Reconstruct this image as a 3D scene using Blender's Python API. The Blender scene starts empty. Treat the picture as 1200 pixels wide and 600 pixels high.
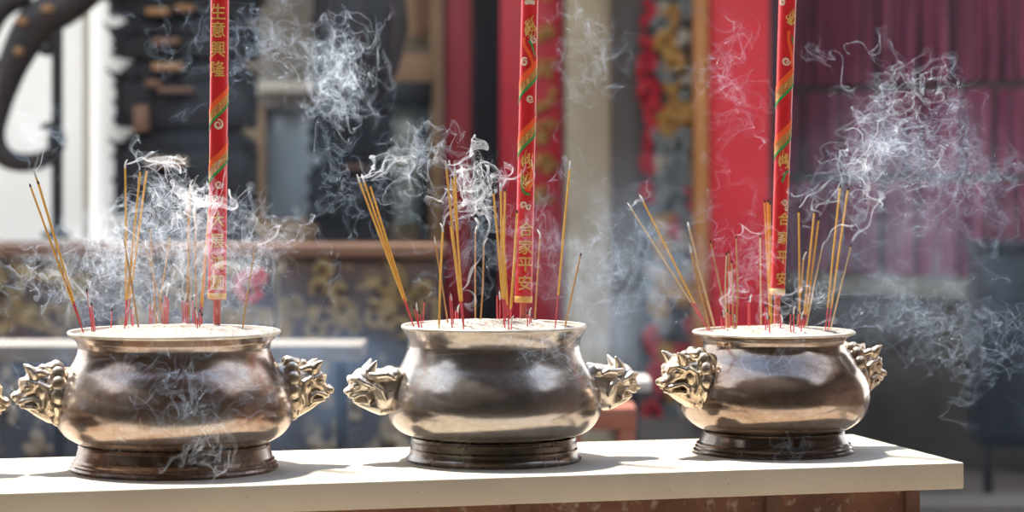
import bpy, bmesh, math, random
import numpy as np
from mathutils import Vector, Matrix, Quaternion

random.seed(7)
RNG = np.random.default_rng(11)
PI = math.pi
SC = bpy.context.scene
COL = SC.collection

# ------------------------------------------------------------------ camera
F = 3026.0          # focal length in pixels of the 1200 wide frame
HY = 200.0          # row of the horizon
CAMZ = 1.44
TT = 0.80           # height of the table top


def P(px, py, Y):
    return Vector(((px - 600.0) / F * Y, Y, CAMZ - (py - HY) / F * Y))


def X(px, Y):
    return (px - 600.0) / F * Y


def Z(py, Y):
    return CAMZ - (py - HY) / F * Y


cam_d = bpy.data.cameras.new('camera')
cam = bpy.data.objects.new('camera', cam_d)
COL.objects.link(cam)
cam.location = (0, 0, CAMZ)
cam.rotation_euler = (PI / 2, 0, 0)
cam_d.sensor_width = 36.0
cam_d.lens = F / 1200.0 * 36.0
cam_d.shift_y = -(300.0 - HY) / 1200.0
cam_d.clip_end = 200
cam_d.dof.use_dof = True
cam_d.dof.focus_distance = 5.62
cam_d.dof.aperture_fstop = 2.2
SC.camera = cam

# ------------------------------------------------------------------ helpers
MATS = {}


class MB:
    """collects shapes for one mesh"""

    def __init__(self):
        self.v = []
        self.f = []
        self.mi = []

    def add(self, vs, fs, mi=0):
        o = len(self.v)
        self.v.extend([tuple(p) for p in vs])
        self.f.extend([tuple(i + o for i in q) for q in fs])
        self.mi.extend([mi] * len(fs))

    def box(self, x0, x1, y0, y1, z0, z1, b=0.0, mi=0, m=None):
        bm = bmesh.new()
        bmesh.ops.create_cube(bm, size=1.0)
        for v in bm.verts:
            v.co = Vector(((x0 + x1) / 2 + v.co.x * (x1 - x0), (y0 + y1) / 2 + v.co.y * (y1 - y0), (z0 + z1) / 2 + v.co.z * (z1 - z0)))
        if b > 0:
            bmesh.ops.bevel(bm, geom=list(bm.edges), offset=b, segments=2, profile=0.5, affect='EDGES')
        self.bm(bm, mi, m)
        bm.free()

    def bm(self, bm, mi=0, m=None):
        bm.verts.index_update()
        vs = [(m @ v.co) if m else v.co.copy() for v in bm.verts]
        self.add(vs, [[v.index for v in f.verts] for f in bm.faces], mi)

    def ell(self, c, r, rot=None, seg=20, mi=0):
        c = Vector(c)
        if not hasattr(r, '__len__'):
            r = (r, r, r)
        rings = max(6, seg // 2)
        vs, fs = [], []
        for i in range(1, rings):
            a = PI * i / rings
            for j in range(seg):
                t = 2 * PI * j / seg
                p = Vector((math.sin(a) * math.cos(t) * r[0], math.sin(a) * math.sin(t) * r[1], math.cos(a) * r[2]))
                if rot:
                    p = rot @ p
                vs.append(c + p)
        top = Vector((0, 0, r[2])); bot = Vector((0, 0, -r[2]))
        if rot:
            top = rot @ top; bot = rot @ bot
        vs.append(c + top); vs.append(c + bot)
        nt, nb = len(vs) - 2, len(vs) - 1
        for i in range(rings - 2):
            for j in range(seg):
                k = (j + 1) % seg
                fs.append((i * seg + j, (i + 1) * seg + j, (i + 1) * seg + k, i * seg + k))
        for j in range(seg):
            k = (j + 1) % seg
            fs.append((nt, j, k))
            fs.append((nb, (rings - 2) * seg + k, (rings - 2) * seg + j))
        self.add(vs, fs, mi)

    def tube(self, pts, rad, seg=8, mi=0, cap=True, flat=None):
        pts = [Vector(p) for p in pts]
        if not hasattr(rad, '__len__'):
            rad = [rad] * len(pts)
        n = len(pts)
        vs, fs = [], []
        t0 = (pts[1] - pts[0]).normalized()
        up = Vector((0, 0, 1)) if abs(t0.z) < .9 else Vector((1, 0, 0))
        a = t0.cross(up).normalized()
        for i in range(n):
            t = (pts[min(i + 1, n - 1)] - pts[max(i - 1, 0)]).normalized()
            a = (a - t * a.dot(t)).normalized()
            b = t.cross(a)
            for j in range(seg):
                w = 2 * PI * j / seg
                q = a * (math.cos(w) * rad[i]) + b * (math.sin(w) * rad[i])
                if flat:
                    q = Vector((q.x * flat[0], q.y * flat[1], q.z * flat[2]))
                vs.append(pts[i] + q)
        for i in range(n - 1):
            for j in range(seg):
                k = (j + 1) % seg
                fs.append((i * seg + j, i * seg + k, (i + 1) * seg + k, (i + 1) * seg + j))
        if cap:
            fs.append(tuple(range(seg))[::-1])
            fs.append(tuple((n - 1) * seg + j for j in range(seg)))
        self.add(vs, fs, mi)

    def lathe(self, prof, seg=96, c=(0, 0, 0), mi=0, close=True):
        """prof: (radius, z) from bottom to top"""
        c = Vector(c)
        n = len(prof)
        vs, fs = [], []
        for r, z in prof:
            for j in range(seg):
                w = 2 * PI * j / seg
                vs.append(c + Vector((math.cos(w) * r, math.sin(w) * r, z)))
        for i in range(n - 1):
            for j in range(seg):
                k = (j + 1) % seg
                fs.append((i * seg + j, i * seg + k, (i + 1) * seg + k, (i + 1) * seg + j))
        if close:
            fs.append(tuple(range(seg))[::-1])
            fs.append(tuple((n - 1) * seg + j for j in range(seg)))
        self.add(vs, fs, mi)

    def mesh(self, name, mats, smooth=True, angle=40):
        me = bpy.data.meshes.new(name)
        me.from_pydata(self.v, [], self.f)
        if not hasattr(mats, '__len__'):
            mats = [mats]
        for m in mats:
            me.materials.append(m)
        if len(mats) > 1:
            me.polygons.foreach_set('material_index', self.mi)
        if smooth:
            me.polygons.foreach_set('use_smooth', [True] * len(me.polygons))
            me.set_sharp_from_angle(angle=math.radians(angle))
        me.update()
        return me

    def obj(self, name, mats, parent=None, smooth=True, angle=40, loc=None):
        o = bpy.data.objects.new(name, self.mesh(name, mats, smooth, angle))
        COL.objects.link(o)
        if parent:
            o.parent = parent
        if loc is not None:
            o.location = loc
        return o


def tag(o, label=None, cat=None, group=None, kind=None):
    if label:
        o['label'] = label
    if cat:
        o['category'] = cat
    if group:
        o['group'] = group
    if kind:
        o['kind'] = kind
    return o


def empty(name, loc=(0, 0, 0), label=None, cat=None, group=None, rot=None):
    o = bpy.data.objects.new(name, None)
    COL.objects.link(o)
    o.location = loc
    if rot is not None:
        o.rotation_mode = 'QUATERNION'
        o.rotation_quaternion = rot
    return tag(o, label, cat, group)


def struct(o):
    o['kind'] = 'structure'
    return o


def nodes(name):
    m = bpy.data.materials.new(name)
    m.use_nodes = True
    nt = m.node_tree
    return m, nt, nt.nodes, nt.links


def mat(name, c1, c2=None, scale=8.0, rough=0.6, rough2=None, metal=0.0, bump=0.0, bscale=None, stretch=(1, 1, 1), c3=None, s3=30.0, t3=(.55, .7), lo=.35, hi=.65, detail=6, spec=.5, trans=0.0, coat=0.0):
    m, nt, N, L = nodes(name)
    b = N['Principled BSDF']
    b.inputs['Roughness'].default_value = rough
    b.inputs['Metallic'].default_value = metal
    b.inputs['Specular IOR Level'].default_value = spec
    if coat:
        b.inputs['Coat Weight'].default_value = coat
        b.inputs['Coat Roughness'].default_value = .25
    c1 = tuple(c1) + (1,)
    if c2 is None:
        b.inputs['Base Color'].default_value = c1
        if bump == 0:
            return m
    tc = N.new('ShaderNodeTexCoord')
    mp = N.new('ShaderNodeMapping'); mp.inputs['Scale'].default_value = stretch
    L.new(tc.outputs['Object'], mp.inputs['Vector'])
    nz = N.new('ShaderNodeTexNoise'); nz.inputs['Scale'].default_value = scale; nz.inputs['Detail'].default_value = detail; nz.inputs['Roughness'].default_value = .62
    L.new(mp.outputs['Vector'], nz.inputs['Vector'])
    if c2 is not None:
        cr = N.new('ShaderNodeValToRGB')
        cr.color_ramp.elements[0].position = lo; cr.color_ramp.elements[0].color = c1
        cr.color_ramp.elements[1].position = hi; cr.color_ramp.elements[1].color = tuple(c2) + (1,)
        L.new(nz.outputs['Fac'], cr.inputs['Fac'])
        out = cr.outputs['Color']
        if c3 is not None:
            n3 = N.new('ShaderNodeTexNoise'); n3.inputs['Scale'].default_value = s3; n3.inputs['Detail'].default_value = 5
            L.new(mp.outputs['Vector'], n3.inputs['Vector'])
            r3 = N.new('ShaderNodeValToRGB')
            r3.color_ramp.elements[0].position = t3[0]; r3.color_ramp.elements[0].color = (0, 0, 0, 1)
            r3.color_ramp.elements[1].position = t3[1]; r3.color_ramp.elements[1].color = (1, 1, 1, 1)
            L.new(n3.outputs['Fac'], r3.inputs['Fac'])
            mx = N.new('ShaderNodeMix'); mx.data_type = 'RGBA'
            L.new(r3.outputs['Color'], mx.inputs['Factor'])
            L.new(out, mx.inputs['A'])
            mx.inputs['B'].default_value = tuple(c3) + (1,)
            out = mx.outputs['Result']
        L.new(out, b.inputs['Base Color'])
        if rough2 is not None:
            mr = N.new('ShaderNodeMapRange')
            mr.inputs['From Min'].default_value = lo; mr.inputs['From Max'].default_value = hi
            mr.inputs['To Min'].default_value = rough; mr.inputs['To Max'].default_value = rough2
            L.new(nz.outputs['Fac'], mr.inputs['Value'])
            L.new(mr.outputs['Result'], b.inputs['Roughness'])
    if bump > 0:
        n2 = N.new('ShaderNodeTexNoise'); n2.inputs['Scale'].default_value = bscale or scale * 4; n2.inputs['Detail'].default_value = 5
        L.new(mp.outputs['Vector'], n2.inputs['Vector'])
        bp = N.new('ShaderNodeBump'); bp.inputs['Strength'].default_value = bump; bp.inputs['Distance'].default_value = .01
        L.new(n2.outputs['Fac'], bp.inputs['Height'])
        L.new(bp.outputs['Normal'], b.inputs['Normal'])
    return m


def smoke_mat(name, col, dens, g=.3):
    m, nt, N, L = nodes(name)
    N.remove(N['Principled BSDF'])
    s = N.new('ShaderNodeVolumeScatter')
    s.inputs['Color'].default_value = tuple(col) + (1,)
    s.inputs['Density'].default_value = dens
    s.inputs['Anisotropy'].default_value = g
    L.new(s.outputs[0], N['Material Output'].inputs['Volume'])
    return m


def veil_mat(name, col, dens, scale, lo=.45, hi=.75, g=.3, seed=0.0, warp=.25):
    """uneven haze that thins to nothing at the edge of its own rounded hull"""
    m, nt, N, L = nodes(name)
    N.remove(N['Principled BSDF'])
    s = N.new('ShaderNodeVolumeScatter')
    s.inputs['Color'].default_value = tuple(col) + (1,)
    s.inputs['Anisotropy'].default_value = g
    L.new(s.outputs[0], N['Material Output'].inputs['Volume'])
    tc = N.new('ShaderNodeTexCoord')
    geo = N.new('ShaderNodeNewGeometry')
    nz = N.new('ShaderNodeTexNoise'); nz.noise_dimensions = '4D'
    nz.inputs['W'].default_value = seed
    nz.inputs['Scale'].default_value = scale; nz.inputs['Detail'].default_value = 4; nz.inputs['Roughness'].default_value = .6
    nz.inputs['Distortion'].default_value = warp * 4
    L.new(geo.outputs['Position'], nz.inputs['Vector'])
    mr = N.new('ShaderNodeMapRange'); mr.interpolation_type = 'SMOOTHSTEP'
    mr.inputs['From Min'].default_value = lo; mr.inputs['From Max'].default_value = hi
    mr.inputs['To Min'].default_value = 0.0; mr.inputs['To Max'].default_value = dens
    L.new(nz.outputs['Fac'], mr.inputs['Value'])
    ln = N.new('ShaderNodeVectorMath'); ln.operation = 'LENGTH'
    L.new(tc.outputs['Object'], ln.inputs[0])
    fo = N.new('ShaderNodeMapRange'); fo.interpolation_type = 'SMOOTHSTEP'
    fo.inputs['From Min'].default_value = 1.0; fo.inputs['From Max'].default_value = 0.25
    L.new(ln.outputs['Value'], fo.inputs['Value'])
    mu = N.new('ShaderNodeMath'); mu.operation = 'MULTIPLY'
    L.new(mr.outputs['Result'], mu.inputs[0]); L.new(fo.outputs['Result'], mu.inputs[1])
    L.new(mu.outputs[0], s.inputs['Density'])
    return m


# ------------------------------------------------------------------ materials
def bronze(name, c1, c2, c3, r1, r2):
    m, nt, N, L = nodes(name)
    b = N['Principled BSDF']
    b.inputs['Metallic'].default_value = .82
    tc = N.new('ShaderNodeTexCoord')
    mp = N.new('ShaderNodeMapping'); mp.inputs['Scale'].default_value = (1, 1, 1.9)
    L.new(tc.outputs['Object'], mp.inputs['Vector'])
    nz = N.new('ShaderNodeTexNoise'); nz.inputs['Scale'].default_value = 7; nz.inputs['Detail'].default_value = 8; nz.inputs['Roughness'].default_value = .66; nz.inputs['Distortion'].default_value = .4
    L.new(mp.outputs['Vector'], nz.inputs['Vector'])
    cr = N.new('ShaderNodeValToRGB')
    e = cr.color_ramp.elements
    e[0].position = .36; e[0].color = tuple(c1) + (1,)
    e[1].position = .66; e[1].color = tuple(c3) + (1,)
    k = e.new(.5); k.color = tuple(c2) + (1,)
    nf = N.new('ShaderNodeTexNoise'); nf.inputs['Scale'].default_value = 55; nf.inputs['Detail'].default_value = 6; nf.inputs['Roughness'].default_value = .7
    L.new(mp.outputs['Vector'], nf.inputs['Vector'])
    mxf = N.new('ShaderNodeMix'); mxf.data_type = 'FLOAT'; mxf.inputs['Factor'].default_value = .38
    L.new(nz.outputs['Fac'], mxf.inputs['A']); L.new(nf.outputs['Fac'], mxf.inputs['B'])
    L.new(mxf.outputs['Result'], cr.inputs['Fac'])
    # fine speckle and dusty runs down the side
    mp2 = N.new('ShaderNodeMapping'); mp2.inputs['Scale'].default_value = (34, 34, 4.5)
    L.new(tc.outputs['Object'], mp2.inputs['Vector'])
    n2 = N.new('ShaderNodeTexNoise'); n2.inputs['Scale'].default_value = 1.0; n2.inputs['Detail'].default_value = 3
    L.new(mp2.outputs['Vector'], n2.inputs['Vector'])
    r2n = N.new('ShaderNodeMapRange'); r2n.inputs['From Min'].default_value = .64; r2n.inputs['From Max'].default_value = .78
    r2n.inputs['To Max'].default_value = .5
    L.new(n2.outputs['Fac'], r2n.inputs['Value'])
    n3 = N.new('ShaderNodeTexNoise'); n3.inputs['Scale'].default_value = 160; n3.inputs['Detail'].default_value = 2
    L.new(tc.outputs['Object'], n3.inputs['Vector'])
    r3n = N.new('ShaderNodeMapRange'); r3n.inputs['From Min'].default_value = .62; r3n.inputs['From Max'].default_value = .75
    r3n.inputs['To Max'].default_value = .35
    L.new(n3.outputs['Fac'], r3n.inputs['Value'])
    mxm = N.new('ShaderNodeMath'); mxm.operation = 'MAXIMUM'
    L.new(r2n.outputs['Result'], mxm.inputs[0]); L.new(r3n.outputs['Result'], mxm.inputs[1])
    mx = N.new('ShaderNodeMix'); mx.data_type = 'RGBA'
    L.new(mxm.outputs[0], mx.inputs['Factor'])
    L.new(cr.outputs['Color'], mx.inputs['A'])
    mx.inputs['B'].default_value = (.52, .47, .40, 1)
    L.new(mx.outputs['Result'], b.inputs['Base Color'])
    mr = N.new('ShaderNodeMapRange'); mr.inputs['From Min'].default_value = .3; mr.inputs['From Max'].default_value = .7
    mr.inputs['To Min'].default_value = r1; mr.inputs['To Max'].default_value = r2
    L.new(n2.outputs['Fac'], mr.inputs['Value'])
    L.new(mr.outputs['Result'], b.inputs['Roughness'])
    bp = N.new('ShaderNodeBump'); bp.inputs['Strength'].default_value = .08; bp.inputs['Distance'].default_value = .004
    L.new(nz.outputs['Fac'], bp.inputs['Height'])
    L.new(bp.outputs['Normal'], b.inputs['Normal'])
    return m


BR1 = bronze('bronze_red_brown', (.24, .125, .085), (.34, .265, .22), (.45, .415, .385), .15, .28)
BR2 = bronze('bronze_grey', (.25, .205, .17), (.34, .305, .275), (.43, .405, .38), .15, .27)
BR3 = bronze('bronze_dark_brown', (.20, .117, .075), (.31, .235, .185), (.42, .355, .30), .11, .22)
BF1 = bronze('shaded_foot_red_brown', (.15, .08, .055), (.22, .16, .13), (.30, .27, .24), .2, .34)  # foot tones: bowl bronzes darkened to stand in for dark reflections
BF2 = bronze('shaded_foot_grey_brown', (.13, .10, .085), (.20, .175, .155), (.28, .26, .24), .18, .32)
BF3 = bronze('shaded_foot_dark_brown', (.08, .055, .045), (.13, .105, .09), (.20, .175, .155), .14, .28)
BRL = mat('polished_bronze', (.68, .59, .47), (.50, .40, .30), scale=40, rough=.24, rough2=.36, metal=.85)
BRL2 = mat('silvery_bronze', (.70, .64, .56), (.56, .49, .41), scale=40, rough=.26, rough2=.38, metal=.85)
BRL3 = mat('golden_bronze', (.66, .55, .41), (.46, .35, .25), scale=40, rough=.22, rough2=.34, metal=.86)
LIP = mat('worn_rim_bronze', (.70, .66, .58), (.48, .42, .34), scale=18, rough=.35, rough2=.5, metal=.55)
ASH = mat('ash', (.46, .41, .36), (.26, .21, .17), scale=70, rough=.95, bump=.9, bscale=140, c3=(.15, .09, .07), s3=170, t3=(.6, .68))
STONE = mat('white_table_stone', (.58, .505, .395), (.50, .43, .33), scale=3, rough=.6, c3=(.30, .25, .19), s3=90, t3=(.66, .74), bump=.05, stretch=(1, 1, 1))
REDBASE = mat('weathered_brown_plinth', (.10, .042, .026), (.19, .085, .05), scale=9, rough=.75, c3=(.30, .22, .17), s3=40, t3=(.58, .72), bump=.3)
YEL = mat('yellow_incense', (.72, .38, .06), (.82, .48, .11), scale=120, rough=.75)
TAN = mat('tan_incense', (.46, .25, .09), (.55, .33, .13), scale=120, rough=.8)
PALE = mat('pale_incense', (.70, .54, .32), (.58, .40, .2), scale=120, rough=.8)
REDB = mat('red_dyed_bamboo', (.62, .045, .06), (.70, .12, .13), scale=90, rough=.6)
CHAR = mat('charred_tip', (.03, .026, .024), rough=.9)
ASHTIP = mat('ash_tip', (.70, .68, .65), (.5, .48, .46), scale=150, rough=.95)
JRED = mat('red_printed_paper', (.66, .018, .022), (.58, .012, .018), scale=20, rough=.42, coat=.15)
JGOLD = mat('gold_print', (.86, .55, .16), (.70, .40, .09), scale=200, rough=.42, metal=.1)
JORANGE = mat('orange_print', (.90, .11, .02), rough=.5)
JGREEN = mat('green_print', (.03, .30, .07), rough=.5)
JWHITE = mat('cream_print', (.80, .70, .56), (.65, .48, .3), scale=200, rough=.5)
JWOOD = mat('red_stained_wood', (.55, .07, .06), (.66, .18, .14), scale=60, rough=.65, stretch=(1, 1, .1))


def scale_mat():
    m, nt, N, L = nodes('gold_scale_print')
    b = N['Principled BSDF']
    tc = N.new('ShaderNodeTexCoord')
    mp = N.new('ShaderNodeMapping'); mp.inputs['Scale'].default_value = (420, 420, 300)
    L.new(tc.outputs['Object'], mp.inputs['Vector'])
    v = N.new('ShaderNodeTexVoronoi'); v.feature = 'DISTANCE_TO_EDGE'; v.inputs['Scale'].default_value = 1.0; v.inputs['Randomness'].default_value = .35
    L.new(mp.outputs['Vector'], v.inputs['Vector'])
    cr = N.new('ShaderNodeValToRGB')
    cr.color_ramp.elements[0].position = .07; cr.color_ramp.elements[0].color = (.72, .42, .10, 1)
    cr.color_ramp.elements[1].position = .17; cr.color_ramp.elements[1].color = (.30, .03, .015, 1)
    L.new(v.outputs['Distance'], cr.inputs['Fac'])
    L.new(cr.outputs['Color'], b.inputs['Base Color'])
    b.inputs['Roughness'].default_value = .5
    return m


JSCALE = scale_mat()

# ------------------------------------------------------------------ setting
WHITEW = mat('white_plaster', (.92, .91, .87), (.87, .86, .81), scale=2, rough=.8)
CREAM = mat('cream_plaster', (.74, .70, .60), (.66, .61, .52), scale=2, rough=.8)
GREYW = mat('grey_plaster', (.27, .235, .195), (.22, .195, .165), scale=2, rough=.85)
BEIGEC = mat('beige_column_stone', (.38, .315, .22), (.31, .255, .175), scale=3, rough=.8)
BROWNGREY = mat('brown_grey_stone_and_shade', (.19, .165, .15), (.15, .13, .125), scale=3, rough=.85)
FLOORM = mat('stone_floor', (.12, .10, .085), (.17, .145, .125), scale=2.2, rough=.8, bump=.1)
PLINTH = mat('dark_grey_stone', (.065, .058, .052), (.095, .085, .075), scale=5, rough=.85, bump=.25)
CAPST = mat('greenish_capstone', (.22, .22, .18), (.28, .27, .22), scale=6, rough=.8)
DARKB = mat('dark_carved_metal', (.006, .007, .010), (.013, .011, .011), scale=14, rough=.6, c3=(.06, .028, .014), s3=22, t3=(.62, .74))
DARKN = mat('black_lacquer', (.005, .006, .009), (.009, .010, .013), scale=6, rough=.5)
OCHRE = mat('ochre_gilding', (.35, .19, .07), (.22, .10, .04), scale=25, rough=.6)
IRON = mat('black_iron', (.008, .009, .012), rough=.55)
SCROLLB = mat('dark_carved_wood', (.009, .008, .008), (.026, .015, .010), scale=12, rough=.6)
REDP = mat('red_lacquer', (.56, .016, .032), (.47, .013, .028), scale=4, rough=.45)
REDD = mat('dark_red_lacquer', (.30, .012, .02), (.24, .01, .018), scale=4, rough=.5)
REDBRT = mat('bright_red_lacquer', (.78, .032, .055), (.68, .026, .045), scale=4, rough=.5)
ORANGE = mat('orange_frame_wood', (.52, .22, .06), (.42, .17, .05), scale=8, rough=.55)
TANW = mat('tan_frame_wood', (.36, .23, .12), (.28, .18, .095), scale=8, rough=.6)
BROWNR = mat('brown_rail_wood', (.20, .10, .055), (.14, .07, .04), scale=6, rough=.6, stretch=(.3, 1, 1))
GOLDC = mat('gold_carving', (.50, .29, .08), (.36, .19, .05), scale=18, rough=.5, metal=.2)
REDC = mat('red_carving', (.52, .02, .04), (.40, .015, .03), scale=18, rough=.5)
TEALC = mat('slate_blue_carving', (.10, .13, .15), (.26, .27, .26), scale=16, rough=.6)
PALEC = mat('pale_carving', (.50, .44, .35), (.35, .33, .30), scale=16, rough=.6)
CARVED = mat('dark_carved_panel', (.05, .042, .04), (.10, .055, .045), scale=7, rough=.65, c3=(.36, .27, .12), s3=9, t3=(.52, .62), bump=.4)
CARVEDL = mat('blue_painted_panel', (.045, .055, .075), (.07, .075, .09), scale=5, rough=.6, c3=(.34, .29, .2), s3=7, t3=(.57, .66), bump=.4)
PURPLE = mat('purple_fringe', (.34, .075, .15), (.13, .026, .065), scale=5, rough=.75, stretch=(6, 6, .4))
NAVY = mat('navy_painted_metal', (.012, .020, .034), (.02, .03, .045), scale=4, rough=.5)
SLAB = mat('grey_stone_slab', (.22, .195, .165), (.17, .15, .125), scale=5, rough=.7)
REDSTOOL = mat('red_brown_painted_wood', (.24, .075, .05), (.31, .11, .06), scale=7, rough=.6)
PANE = mat('pale_window_glass', (.42, .50, .56), (.32, .40, .46), scale=2, rough=.12)
PANE2 = mat('greenish_window_glass', (.40, .42, .36), (.24, .27, .26), scale=4, rough=.12)
ROOFM = mat('unseen_roof_timber', (.09, .07, .06), (.14, .105, .085), scale=3, rough=.8)


def bx(name, mt, px0, px1, py0, py1, Y, d, parent=None, b=.006):
    m = MB()
    m.box(X(px0, Y), X(px1, Y), Y, Y + d, Z(py1, Y), Z(py0, Y), b)
    return m.obj(name, mt, parent)


# floor
m = MB(); m.box(-14, 14, -9, 22, -.2, 0)
struct(m.obj('floor', FLOORM))
m = MB(); m.box(-7, 4.3, -6.9, 5.0, 0, .02)
struct(m.obj('trim_7', mat('pale_bounce_slab', (.48, .43, .365), (.40, .36, .305), scale=2, rough=.85)))  # unseen pale slab added to bounce light onto the table front
# walls of the hall at the back
Yw = 13.6
m = MB(); m.box(X(-320, Yw), X(97, Yw), Yw, Yw + .2, 0, 3.6)
struct(m.obj('wall_back_white', WHITEW))
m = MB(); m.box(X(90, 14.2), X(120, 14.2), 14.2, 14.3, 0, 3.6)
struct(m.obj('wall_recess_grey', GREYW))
m = MB(); m.lathe([(.112, 0), (.112, 3.4), (.135, 3.6)], 40, (X(129, 13.0), 13.1, 0))
struct(m.obj('trim_1', WHITEW))
m = MB(); m.box(X(150, 14.0), X(525, 14.0), 14.0, 14.2, 0, 3.6)
struct(m.obj('wall_back_cream', BEIGEC))
m = MB(); m.box(X(515, 13.5), X(670, 13.5), 13.7, 13.9, 0, 3.6)
struct(m.obj('wall_back_black', DARKN))
m = MB(); m.box(X(655, 13.3), X(760, 13.3), 13.55, 13.8, 0, 3.6)
struct(m.obj('wall_back_brown', BROWNGREY))
m = MB(); m.box(X(752, 13.6), X(1420, 13.6), 14.1, 14.3, 0, 3.6)
struct(m.obj('wall_back_right', mat('dusky_violet_plaster', (.05, .025, .04), (.07, .035, .05), scale=3, rough=.85)))
# unseen ceiling shaped to keep sun off tower and floor, open at white wall
m = MB(); m.box(-2.05, 6.5, 12.2, 15, 3.6, 3.8); m.box(-2.8, -2.05, 10.9, 12.75, 3.6, 3.8); m.box(-2.05, 6.5, 11.0, 12.2, 3.6, 3.8); m.box(.95, 6.5, 9.6, 11.0, 3.6, 3.8)
struct(m.obj('ceiling', ROOFM))

# beige column beside the relief panel
t = MB(); t.lathe([(.13, 0), (.13, .12), (.112, .16), (.112, 3.6)], 48, (X(690, 12.6), 12.72, 0))
struct(t.obj('trim_2', BEIGEC))
t = MB(); t.box(X(700, 12.9), X(752, 12.9), 12.95, 13.3, 0, 3.6, .01)
struct(t.obj('trim_3', BROWNGREY))  # brown-grey pier standing in for the column's shaded side

# window, left of the dark column
w = empty('window_1', P(335, 300, 13.9)); struct(w)


def wpart(name, mt, px0, px1, py0, py1, Y, d):
    m = MB()
    m.box(X(px0, Y), X(px1, Y), Y, Y + d, Z(py1, Y), Z(py0, Y), .008)
    o = m.obj(name, mt)
    o.location = -Vector(w.location)
    o.parent = w
    return o


wpart('header', GREYW, 299, 378, -60, 94, 13.75, .2)
wpart('ledge', CREAM, 296, 380, 94, 107, 13.5, .35)
wpart('frame_top', GREYW, 299, 378, 107, 126, 13.7, .2)
wpart('frame_side', TANW, 299, 311, 120, 290, 13.72, .2)
wpart('pane', PANE, 311, 378, 126, 262, 13.85, .05)
wpart('sill', TANW, 299, 378, 258, 285, 13.7, .2)
w = empty('window_2', P(487, 300, 13.9)); struct(w)
wpart('frame_side', TANW, 505, 523, -60, 290, 13.66, .2)
wpart('panel', TANW, 478, 507, -60, 42, 13.72, .2)
wpart('panel_moulding', mat('dark_tan_wood', (.20, .10, .05), rough=.6), 486, 512, -60, 36, 13.68, .08)
wpart('lintel', mat('light_tan_wood', (.42, .26, .14), (.36, .22, .12), scale=8, rough=.6), 446, 510, 62, 96, 13.66, .2)
wpart('dark_rail', DARKN, 446, 506, 96, 124, 13.64, .2)
wpart('pane', PANE2, 446, 491, 124, 262, 13.85, .05)
wpart('mullion', DARKN, 490, 506, 124, 290, 13.7, .2)


# ------------------------------------------------------------------ things of the background
# carved scroll bracket with iron post
t = empty('scroll_bracket', P(66, 285, 11.2), 'black iron post carrying a big carved scroll before the white wall', 'ornament')
tl = -Vector(t.location)


def sub(mb, name, mt, parent, off=None):
    o = mb.obj(name, mt, parent)
    o.location = -Vector(parent.location) if off is None else off
    return o


Yb = 11.2
m = MB(); m.tube([P(67, 275, Yb), P(67, -60, Yb)], .025, 14)
m.ell(P(66, 165, Yb), (.040, .040, .075)); m.ell(P(66, 275, Yb), (.07, .05, .02))
sub(m, 'post', IRON, t)
m = MB()


def pl(pts, rad, Y=Yb, n=40):
    pts = [P(a, b, Y) for a, b in pts]
    out, rr = [], []
    k = len(pts)
    for i in range(n + 1):
        u = i / n * (k - 1)
        a = min(int(u), k - 2); f = u - a
        p0, p1, p2, p3 = pts[max(a - 1, 0)], pts[a], pts[a + 1], pts[min(a + 2, k - 1)]
        out.append(.5 * ((2 * p1) + (p2 - p0) * f + (2 * p0 - 5 * p1 + 4 * p2 - p3) * f * f + (3 * p1 - p0 - 3 * p2 + p3) * f ** 3))
        rr.append((rad[a] * (1 - f) + rad[a + 1] * f) * Y / F)
    return out, rr


for pts, rad in (([(112, -25), (80, 5), (45, 25), (18, 70), (2, 120), (-6, 160), (8, 186), (40, 190), (66, 178)], [24, 22, 24, 19, 13, 12, 12, 11, 10]),
                 ([(66, 165), (60, 148), (48, 150)], [7, 5, 3]),
                 ([(-20, 40), (0, 10), (30, -10)], [16, 15, 16]),
                 ([(45, 25), (62, 42), (56, 60), (44, 56)], [12, 9, 6, 4]),
                 ([(-20, 55), (-8, 78), (10, 75)], [10, 10, 8])):
    a, b = pl(pts, rad)
    m.tube(a, b, 14)
sub(m, 'scroll', SCROLLB, t)
for c_, r_ in ((P(25, 25, Yb - .09), (.03, .02, .02)), (P(55, 10, Yb - .09), (.03, .02, .018)), (P(22, 60, Yb - .08), (.02, .02, .02))):
    m = MB(); m.ell(c_, r_); sub(m, 'gilt_boss', OCHRE, t)


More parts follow.
